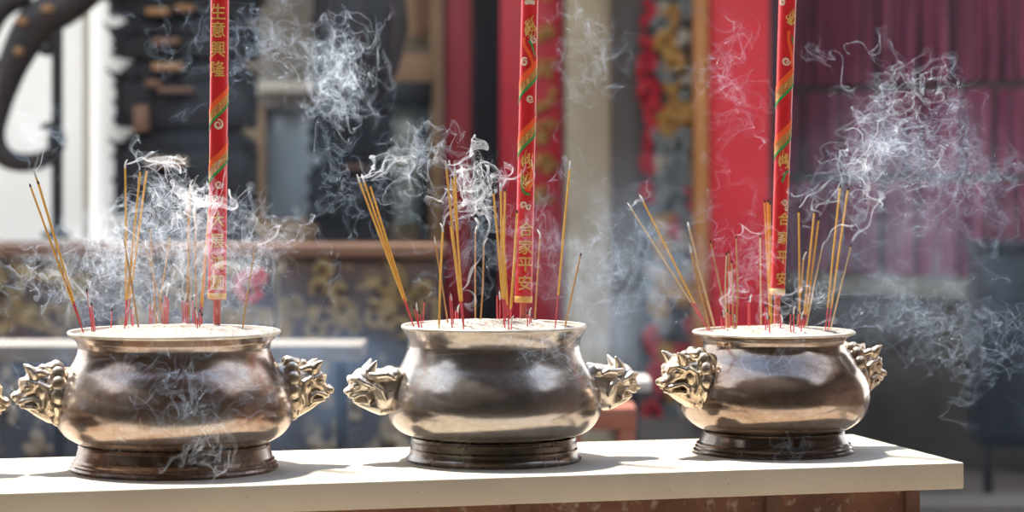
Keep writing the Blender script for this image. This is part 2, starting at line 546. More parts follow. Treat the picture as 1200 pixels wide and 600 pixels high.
# dark tower shrines
def tower(name, label, cx, Y, tiers, topy, boty, gilt):
    t = empty(name, (X(cx, Y), Y, 0), label, 'shrine tower')
    s = Y / F
    for i, (w_, y0, y1, kind) in enumerate(tiers):
        m = MB()
        h0, h1 = Z(y1, Y), Z(y0, Y)
        R = w_ / 2 * s
        if kind == 'roof':
            # flared eave with bracket teeth
            n = 4
            for k in range(n):
                f = k / n
                hh = h1 - (h1 - h0) * (1 - f)
                r = R * (1 - .32 * f)
                m.box(-r, r, -r * .8, r * .8, h0 + (h1 - h0) * f, h0 + (h1 - h0) * (f + 1 / n) , .004)
            for k in range(9):
                a = -R + 2 * R * k / 8
                m.box(a - .012, a + .012, -R * .86, -R * .5, h0 - .012, h0 + .02, .003)
            for sx in (-1, 1):
                m.tube([(sx * R * .8, -R * .7, h0 + .01), (sx * R * 1.02, -R * .85, h0 + .005), (sx * R * 1.12, -R * .95, h0 + .035)], [.016, .012, .004], 8)
            nm = 'eave'
        else:
            m.box(-R * .79, R * .79, -R * .6, R * .6, h0, h1, .004)
            for k in range(5):
                a = -R * .8 + 1.6 * R * k / 4
                m.tube([(a, -R * .62, h0), (a, -R * .62, h1)], .011, 8)
            for k in range(3):
                zz = h0 + (h1 - h0) * (k + .5) / 3
                m.ell((-R * .82, -R * .5, zz), (.025, .02, .018)); m.ell((R * .82, -R * .5, zz), (.025, .02, .018))
            nm = 'storey'
        m.obj(nm, DARKB, t)
    for (gx, gy, gw, gh, mt) in gilt:
        m = MB()
        a = (gx - cx) * s
        z = Z(gy, Y)
        yy = -.30
        m.box(a - gw * s / 2, a + gw * s / 2, yy - .012, yy + .16, z - gh * s / 2, z + gh * s / 2, .006)
        m.obj('gilt_panel', mt, t)
    return t


tower('shrine_tower', 'dark carved shrine tower with gilt panels behind the burner nearest the scroll', 222, 11.6,
      [(168, 252, 300, 'roof'), (200, 300, 600, 'body'), (190, 170, 252, 'body'), (150, 150, 172, 'roof'), (188, 92, 150, 'body'), (154, 70, 92, 'roof'), (192, 40, 70, 'body'), (160, 22, 40, 'roof'), (198, 2, 22, 'body'), (172, -20, 2, 'roof'), (212, -60, -20, 'body')],
      0, 600, [(195, 18, 26, 8, OCHRE), (226, 14, 20, 7, OCHRE), (205, 52, 30, 7, BROWNR), (206, 81, 34, 9, OCHRE), (190, 100, 16, 8, BROWNR), (215, 108, 40, 6, BROWNR), (176, 140, 16, 30, BROWNR), (205, 190, 44, 11, TANW)])
tower('shrine_tower', 'slender dark carved shrine tower between the two windows', 414, 11.9,
      [(104, 262, 300, 'roof'), (120, 300, 600, 'body'), (116, 200, 262, 'body'), (84, 182, 200, 'roof'), (112, 128, 182, 'body'), (80, 108, 128, 'roof'), (104, -60, 108, 'body')],
      0, 600, [(415, 70, 22, 5, BROWNR), (420, 104, 24, 5, BROWNR), (420, 196, 22, 5, BROWNR)])
# big hanging lantern, dark
Y = 11.2
t = empty('hanging_lantern', P(425, 112, Y), 'dark bulky hanging lantern in front of the slender shrine tower', 'lantern')
m = MB(); s = Y / F
m.lathe([(18 * s, 0), (34 * s, 12 * s), (38 * s, 24 * s), (47 * s, 45 * s), (50 * s, 80 * s), (49 * s, 120 * s), (44 * s, 150 * s), (20 * s, 165 * s)], 8)
m.obj('lantern_body', DARKN, t)
m = MB()
for k in range(8):
    a = 2 * PI * k / 8
    m.tube([(math.cos(a) * 38 * s, math.sin(a) * 38 * s, 24 * s), (math.cos(a) * 51 * s, math.sin(a) * 51 * s, 80 * s), (math.cos(a) * 44 * s, math.sin(a) * 44 * s, 150 * s)], .012, 6)
m.obj('lantern_ribs', mat('dark_reddish_metal', (.025, .009, .010), rough=.5), t)

# red couplet boards
t = empty('couplet_board', (X(536, 13.0), 13.0, 0), 'narrow dark red lacquered board beside the tan framed window', 'board')
m = MB(); m.box(X(521, 13), X(553, 13), 13, 13.06, 0, 3.2, .01); sub(m, 'panel', REDD, t)
m = MB(); m.box(X(519, 13), X(522.5, 13), 12.98, 13.07, 0, 3.25, .005); m.box(X(552, 13), X(555, 13), 12.98, 13.07, 0, 3.25, .005); sub(m, 'moulding', mat('black_red_lacquer', (.06, .006, .01), rough=.5), t)
t = empty('couplet_board', (X(622, 13.0), 13.0, 0), 'broad red board with gilt carvings behind the middle dragon stick', 'board')
m = MB(); m.box(X(586, 13), X(659, 13), 13, 13.06, 0, 3.2, .01); sub(m, 'panel', REDP, t)
rs = random.Random(4)
for k, (gx, gy) in enumerate([(634, 40), (636, 80), (634, 120), (636, 150), (634, -10), (635, 190), (634, 228)]):
    m = MB()
    for q in range(9):
        a = rs.uniform(0, 2 * PI); r = rs.uniform(2, 13)
        p = P(gx + math.cos(a) * r, gy + math.sin(a) * r, 12.99)
        p2 = p + Vector((rs.uniform(-.04, .04), -.006, rs.uniform(-.04, .04)))
        m.tube([p, (p + p2) / 2 + Vector((.01, -.01, 0)), p2], [.012, .018, .01], 8, flat=(1, .6, 1))
    sub(m, 'gilt_carving', GOLDC, t)

# polychrome relief panel
t = empty('relief_panel', (X(785, 12.8), 12.8, 0), 'painted relief carving of gold, red and slate blue scrollwork', 'carving')
m = MB(); m.box(X(752, 12.8), X(818, 12.8), 12.84, 12.96, .2, 3.2, .01); sub(m, 'backing', mat('dark_slate_backing', (.05, .06, .07), (.09, .09, .09), scale=12, rough=.7), t)
rs = random.Random(21)


def swirl(m, px, py, r, Y, th, turns=.9, a0=0):
    pts, rad = [], []
    n = 16
    for i in range(n + 1):
        f = i / n
        a = a0 + turns * 2 * PI * f
        rr = r * (1 - .55 * f)
        pts.append(P(px + math.cos(a) * rr, py + math.sin(a) * rr * 1.2, Y) + Vector((0, rs.uniform(-.012, .012), 0)))
        rad.append(th * (1 - .6 * abs(f - .4)) * Y / F)
    m.tube(pts, rad, 8)


def carve(name, mt, spots, Y=12.8):
    for (px, py, r, th) in spots:
        m = MB()
        swirl(m, px, py, r, Y, th, rs.uniform(.6, 1.1), rs.uniform(0, 6.28))
        m.ell(P(px + rs.uniform(-3, 3), py + rs.uniform(-4, 4), Y), (r * .38 * Y / F, .03, r * .4 * Y / F))
        swirl(m, px + rs.uniform(-6, 6), py + r * .9, r * .7, Y, th * .8, rs.uniform(.4, .8), rs.uniform(0, 6.28))
        sub(m, name, mt, t)


carve('red_scroll', REDC, [(758, 15, 10, 6), (757, 45, 8, 5), (760, 75, 10, 6), (762, 108, 12, 7), (765, 135, 12, 6), (758, 165, 7, 5), (761, 190, 10, 6), (760, 222, 9, 6), (808, 235, 11, 6), (790, 262, 10, 6), (770, 395, 14, 7), (800, 415, 15, 7), (775, 440, 14, 7), (765, 480, 12, 6), (800, 500, 12, 6), (812, 380, 9, 6)])
carve('gold_scroll', GOLDC, [(788, 20, 10, 7), (782, 50, 12, 8), (792, 75, 11, 8), (786, 100, 8, 6), (795, 128, 14, 10), (783, 142, 11, 8), (775, 256, 10, 7), (780, 290, 12, 8), (785, 330, 13, 8), (800, 345, 11, 8), (772, 365, 9, 7), (798, 455, 12, 7), (782, 415, 9, 7)])
carve('pale_scroll', PALEC, [(775, 12, 7, 5), (800, 45, 7, 6), (806, 90, 7, 6), (776, 190, 8, 6), (800, 285, 9, 6), (765, 320, 8, 6), (806, 315, 8, 6), (770, 345, 8, 6), (800, 475, 8, 6)])
carve('slate_scroll', TEALC, [(775, 30, 9, 7), (803, 10, 9, 7), (778, 85, 8, 7), (806, 115, 8, 7), (800, 165, 10, 8), (782, 172, 10, 8), (770, 155, 8, 6), (797, 195, 11, 8), (780, 215, 11, 8), (806, 210, 9, 7), (770, 240, 9, 7), (795, 232, 9, 7), (804, 262, 9, 7), (790, 310, 9, 7), (770, 300, 8, 6), (780, 380, 9, 7), (785, 480, 9, 7), (770, 510, 9, 7)])
m = MB(); m.box(X(814, 12.6), X(830.5, 12.6), 12.62, 12.95, .2, 3.2, .012); sub(m, 'frame_post', ORANGE, t)
m = MB()
m.box(X(748, 12.7), X(832, 12.7), 12.7, 13.0, 0, .22, .01); sub(m, 'foot_block', BROWNGREY, t)

# bright red board
t = empty('lacquer_board', (X(866, 12.7), 12.7, 0), 'wide bright red lacquered board next to the orange frame post', 'board')
m = MB(); m.box(X(831, 12.7), X(902, 12.7), 12.7, 12.78, .2, 3.2, .012); sub(m, 'panel', REDBRT, t)
m = MB(); m.box(X(901, 12.7), X(910, 12.7), 12.72, 12.9, .2, 3.2, .008); sub(m, 'dark_gap_strip', NAVY, t)  # dark strip standing in for the shadowy gap beside the board
m = MB(); m.box(X(830, 12.7), X(912, 12.7), 12.66, 12.96, 0, .2, .01); sub(m, 'foot_block', BROWNGREY, t)


# purple fringes hanging in tiers
FA = Vector((X(905, 13.5), 13.5, 0)); FB = Vector((X(1150, 12.6), 12.6, 0))
FD = (FB - FA).normalized(); FN = Vector((FD.y, -FD.x, 0))     # FN faces the camera
FL = (FB - FA).length
FROT = Matrix.Rotation(math.atan2(FD.y, FD.x), 4, 'Z').to_quaternion()


def fringe(z0, z1, off, seed, label):
    """local x runs along the slanting wall, y points away from the camera"""
    rs = random.Random(seed)
    t = empty('purple_fringe', FA + Vector((0, 0, z0)), label, 'hanging fringe', 'purple fringes in tiers', rot=FROT)
    m = MB()
    x = 0.0
    h = z0 - z1
    while x < FL * 1.5:
        w_ = rs.uniform(.008, .026)
        d = rs.uniform(-.028, .02)
        k = rs.uniform(-.008, .008)
        e = rs.uniform(-.006, .012)
        m.tube([(x, off + d * .3, -.01), (x + k, off + d, -h * .5), (x + k * 1.5, off + d * 1.4, -h + e)], [w_ * .75, w_ * .8, w_ * .7], 6)
        if rs.random() < .22:
            x += rs.uniform(.012, .045)
        x += w_ * 1.3
    m.obj('strands', PURPLE, t)['kind'] = 'stuff'
    m = MB(); m.box(-.01, FL * 1.5, off - .012, off + .06, -.016, .006, .004)
    m.obj('rod', mat('dark_green_rod', (.07, .065, .055), rough=.7) if 'dark_green_rod' not in bpy.data.materials else bpy.data.materials['dark_green_rod'], t)
    return t


fringe(Z(0, 13.5) + .06, Z(104, 13.5) + .012, .03, 1, 'dusky purple fringe, topmost of the three hanging tiers')
fringe(Z(107, 13.5), Z(204, 13.5), 0, 2, 'dusky purple fringe, middle one of the three hanging tiers')
fringe(Z(208, 13.5), Z(317, 13.5), -.03, 3, 'dusky purple fringe, lowest tier just above the stone plinth')
# plinth under them
t = empty('stone_plinth', FA, 'dark grey stone plinth with pale capstone under the purple fringes', 'plinth', rot=FROT)
zc = Z(318, 13.5)
m = MB(); m.box(.0, FL * 1.5, -.10, .3, 0, zc - .10, .01); m.obj('body', PLINTH, t)
m = MB(); m.box(-.01, FL * 1.52, -.14, .3, zc - .10, zc - .012, .015); m.obj('capstone', CAPST, t)
# navy cabinet
t = empty('metal_cabinet', (X(1195, 11.4), 11.5, 0), 'dark navy metal cabinet standing against the stone plinth', 'cabinet')
m = MB(); m.box(X(1152, 11.4), X(1262, 11.4), 11.4, 11.8, Z(525, 11.4), Z(292, 11.4), .012); sub(m, 'body', NAVY, t)
m = MB(); m.box(X(1149, 11.4), X(1265, 11.4), 11.37, 11.82, Z(292, 11.4), Z(284, 11.4), .008); sub(m, 'top', NAVY, t)
m = MB(); m.box(X(1158, 11.4), X(1204, 11.4), 11.385, 11.41, Z(515, 11.4), Z(305, 11.4), .008); sub(m, 'door', NAVY, t)
m = MB(); m.box(X(1207, 11.4), X(1256, 11.4), 11.385, 11.41, Z(515, 11.4), Z(305, 11.4), .008); sub(m, 'door', NAVY, t)
for a in (1156, 1250):
    m = MB(); m.box(X(a, 11.4), X(a + 9, 11.4), 11.42, 11.48, 0, Z(525, 11.4), .004); sub(m, 'foot', IRON, t)
# kerb step across the floor at the right
m = MB(); m.box(X(900, 11.2), X(1500, 11.2), 10.9, 11.25, 0, .035, .01)
o = struct(m.obj('trim_4', mat('pale_floor_kerb', (.22, .19, .165), (.18, .155, .135), scale=4, rough=.8)))

# long carved altar behind, with wooden rail top
Ya = 10.4
t = empty('carved_altar', (X(200, Ya), Ya, 0), 'long dark carved altar with brown wooden top and gilt panels', 'altar')
m = MB(); m.box(X(-260, Ya), X(522, Ya), Ya - .03, Ya + .5, Z(301, Ya), Z(286, Ya), .012); sub(m, 'top_rail', BROWNR, t)
for k in range(4):
    a = -250 + k * 192
    m = MB(); m.box(X(a, Ya), X(a + 186, Ya), Ya + .02, Ya + .1, Z(398, Ya), Z(303, Ya), .01); sub(m, 'carved_panel', CARVED, t)
    rs = random.Random(50 + k)
    if k == 0:
        DGILT = mat('dull_gilt', (.30, .22, .09), (.18, .12, .05), scale=14, rough=.55)
    for q in range(16):
        m = MB()
        px, py = a + rs.uniform(12, 174), rs.choice([rs.uniform(312, 342), rs.uniform(355, 388)])
        swirl(m, px, py, rs.uniform(7, 15), Ya + .01, rs.uniform(3, 6), rs.uniform(.5, 1.1), rs.uniform(0, 6))
        sub(m, 'gilt_scroll', DGILT, t)
m = MB(); m.box(X(-255, Ya), X(518, Ya), Ya + .03, Ya + .45, 0, Z(398, Ya), .01); sub(m, 'lower_body', CARVEDL, t)
rs = random.Random(77)
TANP = mat('faded_tan_paint', (.32, .27, .18), (.20, .17, .14), scale=10, rough=.7)
for q in range(26):
    m = MB()
    px, py = rs.uniform(-100, 500), rs.uniform(440, 540)
    swirl(m, px, py, rs.uniform(10, 20), Ya + .02, rs.uniform(4, 9), rs.uniform(.5, 1.0), rs.uniform(0, 6))
    sub(m, 'painted_scroll', TANP, t)
# a red flower-like cushion of ornament on the altar front
m = MB(); swirl(m, 292, 333, 16, Ya - .02, 6, 1.0, .5); swirl(m, 303, 326, 9, Ya - .02, 5, 1.0, 2.5)
sub(m, 'red_rosette', REDC, t)

# stone shelf table in front of the altar
Yt = 8.6
t = empty('stone_shelf', (X(150, Yt), Yt, 0), 'long grey stone shelf table in front of the carved altar', 'table')
m = MB(); m.box(X(-320, Yt), X(424, Yt), Yt, Yt + .35, Z(424, Yt), Z(405, Yt), .008); sub(m, 'slab', SLAB, t)
for a in (-120, 58, 392):
    m = MB(); m.box(X(a, Yt), X(a + 14, Yt), Yt + .06, Yt + .12, 0, Z(424, Yt), .006); sub(m, 'leg', NAVY, t)
# bench and red-brown stool, right of the middle burner
Yt = 9.4
t = empty('stone_bench', (X(725, Yt), Yt, 0), 'short pale stone bench end showing behind the grey burner', 'bench')
m = MB(); m.box(X(655, Yt), X(764, Yt), Yt, Yt + .3, Z(459, Yt), Z(446, Yt), .008); sub(m, 'slab', mat('pale_bench_stone', (.42, .41, .38), (.36, .35, .32), scale=5, rough=.7), t)
for a in (664, 736):
    m = MB(); m.box(X(a, Yt), X(a + 14, Yt), Yt + .05, Yt + .25, 0, Z(459, Yt), .006); sub(m, 'leg', NAVY, t)
Yt = 9.0
t = empty('wooden_stool', (X(705, Yt), Yt, 0), 'red-brown wooden stool under the pale stone bench', 'stool')
m = MB(); m.box(X(660, Yt), X(746, Yt), Yt, Yt + .26, Z(504, Yt), Z(478, Yt), .008); sub(m, 'seat', REDSTOOL, t)
for a in (662, 726):
    for d in (0.005, .2):
        m = MB(); m.box(X(a, Yt), X(a + 19, Yt), Yt + d, Yt + d + .055, 0, Z(503, Yt), .006); sub(m, 'leg', REDSTOOL, t)
m = MB(); m.box(X(664, Yt), X(744, Yt), Yt + .02, Yt + .045, Z(560, Yt), Z(548, Yt), .004); sub(m, 'stretcher', REDSTOOL, t)

# unseen walls and gapped roof added to shape reflections in the bronze
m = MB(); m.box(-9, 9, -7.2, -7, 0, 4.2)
struct(m.obj('wall_rear', mat('added_rear_wall', (.30, .245, .205), (.22, .18, .15), scale=2, rough=.8)))
m = MB(); m.box(-2.5, 2.7, -7.0, 4.3, 3.5, 3.7)
m.box(-2.5, -7.3, -7.0, 3.7, 3.5, 3.7); m.box(2.7, 4.5, -7.0, 3.9, 3.5, 3.7)
m.box(-7.3, -4.4, 3.7, 8.5, 3.5, 3.7); m.box(3.9, 4.5, 3.9, 8.5, 3.5, 3.7)
struct(m.obj('trim_5', ROOFM))
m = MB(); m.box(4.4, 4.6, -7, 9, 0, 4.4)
struct(m.obj('wall_right', mat('added_side_wall', (.16, .11, .09), (.10, .07, .06), scale=2, rough=.8)))
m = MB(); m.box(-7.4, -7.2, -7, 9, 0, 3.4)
struct(m.obj('wall_left', bpy.data.materials['added_side_wall']))
# ------------------------------------------------------------------ the table
u = Vector((.9657, .2596, 0)); v = Vector((-.2596, .9657, 0))
corner = Vector((.9918, 5.663, TT))       # near right corner of the top
TROT = Matrix.Rotation(math.atan2(u.y, u.x), 4, 'Z')
t = empty('altar_table', corner + Vector((0, 0, -TT)), 'white stone topped table carrying the row of bronze burners', 'table', rot=TROT.to_quaternion())
m = MB(); m.box(-3.4, 0, 0, .628, TT - .058, TT, .004)
m.obj('top_slab', STONE, t)
m = MB(); m.box(-3.3, -.093, .035, .56, .06, TT - .058, .004)
m.box(-3.32, -.08, .025, .57, 0, .06, .006)
m.obj('plinth_body', REDBASE, t)
STILE = mat('dark_brown_stile', (.15, .075, .05), (.09, .045, .03), scale=14, rough=.75)
for a in (-.115, -.44, -1.0, -1.56, -2.12):
    m = MB(); m.box(a - .012, a + .022, .024, .05, .06, TT - .062, .003); m.obj('stile', STILE, t)


# ------------------------------------------------------------------ bronze burners
def remesh(mb, vox, mt, smooth=4, name='sculpt'):
    me = mb.mesh(name, mt)
    o = bpy.data.objects.new(name, me)
    COL.objects.link(o)
    r = o.modifiers.new('r', 'REMESH'); r.mode = 'VOXEL'; r.voxel_size = vox; r.use_smooth_shade = True
    s = o.modifiers.new('s', 'SMOOTH'); s.factor = .5; s.iterations = smooth
    dg = bpy.context.evaluated_depsgraph_get()
    dg.update()
    new = bpy.data.meshes.new_from_object(o.evaluated_get(dg))
    bpy.data.objects.remove(o)
    bpy.data.meshes.remove(me)
    new.polygons.foreach_set('use_smooth', [True] * len(new.polygons))
    new.materials.clear(); new.materials.append(mt)
    return new


def lion_meshes(kind, mt):
    """lion mask handle. x points out of the bowl, z up. returns the head mesh, ear mesh, eye mesh"""
    h = MB()
    E = h.ell
    T = h.tube

    def loft(st, seg=28, p=.8):
        # interpolate the stations smoothly, squarish oval sections
        out = []
        n = len(st)
        for i in range(n - 1):
            q = [st[max(0, min(n - 1, i + k))] for k in (-1, 0, 1, 2)]
            for k in range(4):
                f = k / 4
                out.append([.5 * ((2 * b) + (c - a) * f + (2 * a - 5 * b + 4 * c - d) * f * f + (3 * b - a - 3 * c + d) * f ** 3) for a, b, c, d in zip(*q)])
        out.append(list(st[-1]))
        vs, fs = [], []
        for x, t_, b_, w_ in out:
            for j in range(seg):
                a = 2 * PI * j / seg
                ca, sa = math.cos(a), math.sin(a)
                vs.append((x, w_ * math.copysign(abs(ca) ** p, ca), (t_ + b_) / 2 + (t_ - b_) / 2 * math.copysign(abs(sa) ** p, sa)))
        m_ = len(out)
        for i in range(m_ - 1):
            for j in range(seg):
                k = (j + 1) % seg
                fs.append((i * seg + j, i * seg + k, (i + 1) * seg + k, (i + 1) * seg + j))
        fs.append(tuple(range(seg))[::-1]); fs.append(tuple((m_ - 1) * seg + j for j in range(seg)))
        h.add(vs, fs)
    if kind == 'mane':
        loft([(-.03, .050, -.050, .046), (0, .050, -.066, .050), (.02, .047, -.069, .046), (.036, .046, -.062, .041), (.044, .046, -.045, .038), (.051, .046, -.018, .036), (.060, .045, -.014, .033),
              (.070, .038, -.016, .028), (.079, .024, -.020, .023), (.086, .008, -.022, .018), (.094, -.002, -.020, .012)])
        loft([(.028, -.028, -.066, .034), (.044, -.029, -.058, .030), (.058, -.029, -.049, .026), (.068, -.030, -.041, .022), (.078, -.030, -.036, .016), (.085, -.029, -.033, .009)])
        E((.060, 0, -.024), (.020, .021, .009))
        E((.094, 0, -.009), (.009, .016, .011))
        for s in (-1, 1):
            E((.097, s * .010, -.010), (.008, .008, .008))
            T([(.084, s * .006, .010), (.082, s * .016, .022), (.070, s * .028, .024), (.056, s * .036, .018)], [.004, .006, .007, .005], 14)
            E((.042, s * .034, .002), (.012, .009, .017))
            T([(.062, s * .030, .008), (.048, s * .039, .020), (.032, s * .044, .010), (.028, s * .045, -.014), (.034, s * .042, -.036)], [.003, .005, .006, .006, .004], 14)
            T([(.092, s * .009, -.022), (.084, s * .018, -.021), (.072, s * .026, -.016), (.060, s * .032, -.013), (.050, s * .035, -.020), (.047, s * .034, -.034)], [.005, .006, .005, .005, .006, .005], 14)
            T([(.084, s * .008, -.031), (.074, s * .018, -.031), (.060, s * .027, -.031), (.050, s * .032, -.034)], [.004, .005, .005, .005], 14)
            # mane: broad flat locks round the back of the mask
            for k, (zz, yy) in enumerate([(.046, .020), (.036, .040), (.016, .050), (-.008, .053), (-.032, .048), (-.054, .034)]):
                E((.008, s * yy * .93, zz), (.017, .011, .019))
            T([(.026, s * .043, -.008), (.014, s * .050, -.030), (.012, s * .044, -.052)], [.006, .008, .005], 14)
        E((.038, 0, .048), (.010, .012, .010)); E((.016, 0, .050), (.020, .028, .012))
    else:
        loft([(-.03, .040, -.030, .044), (0, .043, -.045, .046), (.015, .044, -.058, .046), (.032, .040, -.061, .044), (.045, .036, -.052, .040), (.055, .039, -.024, .036), (.066, .043, -.018, .034),
              (.080, .041, -.016, .031), (.090, .031, -.017, .026), (.096, .017, -.019, .020), (.102, -.001, -.019, .013)])
        loft([(.034, -.028, -.061, .037), (.052, -.028, -.054, .033), (.068, -.027, -.046, .027), (.080, -.026, -.040, .020), (.091, -.025, -.032, .011)])
        E((.066, 0, -.022), (.022, .024, .009))
        E((.101, 0, -.007), (.009, .016, .010))
        for s in (-1, 1):
            E((.104, s * .010, -.008), (.007, .008, .007))
            T([(.098, s * .006, .012), (.096, s * .018, .020), (.084, s * .031, .020), (.070, s * .037, .012), (.056, s * .040, .006)], [.005, .007, .008, .006, .004], 14)
            T([(.099, s * .008, -.019), (.090, s * .020, -.018), (.078, s * .028, -.012), (.066, s * .034, -.012), (.060, s * .036, -.024), (.063, s * .033, -.034)], [.004, .005, .005, .005, .005, .004], 14)
            T([(.088, s * .010, -.028), (.078, s * .020, -.029), (.064, s * .029, -.030)], [.004, .005, .004], 14)
            T([(.062, s * .037, .000), (.048, s * .043, .008), (.034, s * .047, -.004), (.026, s * .047, -.026)], [.003, .006, .006, .003], 14)
            T([(.062, s * .034, .030), (.044, s * .043, .028), (.024, s * .050, .030), (.010, s * .052, .024)], [.006, .009, .008, .004], 14)
            E((.004, s * .034, .030), (.018, .018, .014))
    head = remesh(h, .0017, mt, 3)
    e = MB()
    if kind == 'mane':
        e.tube([(-.004, 0, -.004), (0, 0, .008), (.008, 0, .018), (.016, 0, .024)], [.014, .012, .007, .002], 16)
        e.tube([(.000, 0, .006), (-.014, 0, .008), (-.030, 0, .002), (-.040, 0, .006)], [.010, .009, .007, .003], 14)
    else:
        e.tube([(.010, 0, -.006), (.006, 0, .006), (-.001, 0, .018), (-.007, 0, .029)], [.014, .012, .007, .002], 16)
    ear = remesh(e, .0018, mt, 2, 'ear')
    b = MB(); b.ell((0, 0, 0), (.0105, .0105, .0105), None, 20)
    b.tube([(.004, -.010, .005), (.0065, 0, .0085), (.004, .010, .005)], [.002, .003, .002], 8)
    b.tube([(.004, -.010, -.004), (.0065, 0, -.0075), (.004, .010, -.004)], [.002, .0025, .002], 8)
    eye = b.mesh('eye', mt)
    return head, ear, eye


def burner(name, label, cx, Yc, prof, rimi, mt, lipm, lm, lions, axis, group='bronze incense burners', lsc=1.0, lz=455, lr=None, ear_at=None, sides=(-1, 1), kindtilt=0.0):
    """prof: list of (radius px, row) bottom to top along the silhouette"""
    s = Yc / F
    ty = HY + F * (CAMZ - TT) / Yc
    base = Vector((X(cx, Yc), Yc, TT))
    t = empty(name, base, label, 'incense burner', group, rot=Matrix.Rotation(axis, 4, 'Z').to_quaternion())
    pr = [(r * s, (ty - y) * s) for r, y in prof]

    def smooth(seg):
        out = []
        n = len(seg)
        for i in range(n - 1):
            p0, p1, p2, p3 = [Vector((*seg[max(0, min(n - 1, i + k))], 0)) for k in (-1, 0, 1, 2)]
            for q in range(5):
                f = q / 5
                p = .5 * ((2 * p1) + (p2 - p0) * f + (2 * p0 - 5 * p1 + 4 * p2 - p3) * f * f + (3 * p1 - p0 - 3 * p2 + p3) * f ** 3)
                out.append((p.x, p.y))
        out.append(seg[-1])
        return out
    f0, f1 = rimi           # foot is prof[:f0], bowl prof[f0:f1], lip prof[f1:]
    foot = pr[:f0]
    bowl = smooth(pr[f0:f1 + 1])
    lip = smooth(pr[f1:])
    m = MB(); m.lathe([(foot[0][0] - .03, 0)] + [foot[0]] + [q for q in foot[1:]] + [(foot[-1][0] - .02, foot[-1][1] + .002)], 128)
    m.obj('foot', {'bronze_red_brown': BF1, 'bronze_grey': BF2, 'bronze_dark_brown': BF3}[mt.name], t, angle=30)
    rt, zt = lip[-1]
    th = .012
    m = MB()
    m.lathe([(.05, bowl[0][1] - .004)] + bowl, 160, close=False)
    m.obj('bowl', mt, t, angle=50)
    inner = [(r - .006, z) for r, z in bowl[-16:]][::-1]
    m = MB(); m.lathe(lip + [(rt - .005, zt - .001)] + inner, 160, close=False)
    m.obj('rim', lipm, t, angle=60)
    # handles
    head, ear, eye = lions
    zl = (ty - lz) * s
    rl = min(bowl, key=lambda q: abs(q[1] - zl))[0] if lr is None else lr
    for sd in sides:
        o = bpy.data.objects.new('lion_handle', head)
        COL.objects.link(o); o.parent = t
        R = Matrix.Rotation(0 if sd > 0 else PI, 4, 'Z')
        o.matrix_local = Matrix.Translation(R @ Vector((rl - .006, 0, zl))) @ R @ Matrix.Rotation(kindtilt, 4, 'Y') @ Matrix.Scale(lsc, 4)
        for k in (-1, 1):
            e = bpy.data.objects.new('ear', ear); COL.objects.link(e); e.parent = o
            ex, ey, ez, tilt, eyep = ear_at
            e.matrix_local = Matrix.Translation((ex, k * ey, ez)) @ Matrix.Rotation(-k * .45, 4, 'X') @ Matrix.Rotation(tilt, 4, 'Y')
            e = bpy.data.objects.new('eye', eye); COL.objects.link(e); e.parent = o
            e.matrix_local = Matrix.Translation((eyep[0], k * eyep[1], eyep[2])) @ Matrix.Rotation(k * .6, 4, 'Z')
    # ash bed
    za = zt - .010
    ra = min(bowl, key=lambda q: abs(q[1] - za))[0] - .005
    rn = min(r for r, z in bowl[-16:]) - .012
    m = MB()
    rs = np.random.default_rng(int(abs(cx)))
    n, sg = 26, 110
    vs, fs = [], []
    ph = rs.uniform(0, 6.28, (30, 3)); fr = rs.uniform(-90, 90, (30, 2)); am = 1 / (1 + np.hypot(fr[:, 0], fr[:, 1]) * .05)
    for i in range(n + 1):
        r = ra * i / n
        for j in range(sg):
            a = 2 * PI * j / sg
            x, y = r * math.cos(a), r * math.sin(a)
            hh = float(np.sum(am * np.sin(fr[:, 0] * x + fr[:, 1] * y + ph[:, 0]))) * .0021
            d = (1 - (r / ra) ** 2)
            vs.append((x, y, za + hh * min(1, d * 3) + d * .018 + rs.uniform(-.0022, .0026) * (i < n)))
    for i in range(n):
        for j in range(sg):
            k = (j + 1) % sg
            fs.append((i * sg + j, (i + 1) * sg + j, (i + 1) * sg + k, i * sg + k))
    o0 = len(vs)
    for j in range(sg):
        a = 2 * PI * j / sg
        vs.append((rn * math.cos(a), rn * math.sin(a), za - .025))
    for j in range(sg):
        k = (j + 1) % sg
        fs.append((n * sg + j, o0 + j, o0 + k, n * sg + k))
    fs.append(tuple(o0 + j for j in range(sg))[::-1])
    m.add(vs, fs)
    return t, base, TT + za, ra, m


prof1 = [(121, 549.2), (121.5, 546), (119, 543.5), (119.5, 541.5), (117, 539.5), (117.3, 537.5), (114.5, 535), (112.5, 526), (111.3, 523), (112.2, 521.5), (110.5, 519),
         (106, 519), (113, 516.5), (126, 509), (134, 500), (138.5, 490), (140, 478), (138.5, 465), (134, 451), (126.5, 437), (119, 426), (114, 416), (112, 408), (112.5, 403),
         (114, 399), (119, 394.5), (123.5, 391.5), (124.5, 389), (123.5, 387)]
prof2 = [(102.5, 538.8), (103, 535.5), (100, 533), (98.6, 530), (98.4, 525), (96.6, 523.4), (98, 522), (97.6, 517), (96.2, 515.5), (97.2, 514), (96.6, 511),
         (92, 511), (98, 508.7), (109, 504.5), (118, 497), (124, 487), (126.8, 476), (126, 464), (122, 450), (114.5, 436), (107.5, 424), (103, 413), (101.3, 405), (102, 398),
         (103.5, 393), (106, 388), (108.2, 384.5), (108.7, 382), (107.5, 380)]
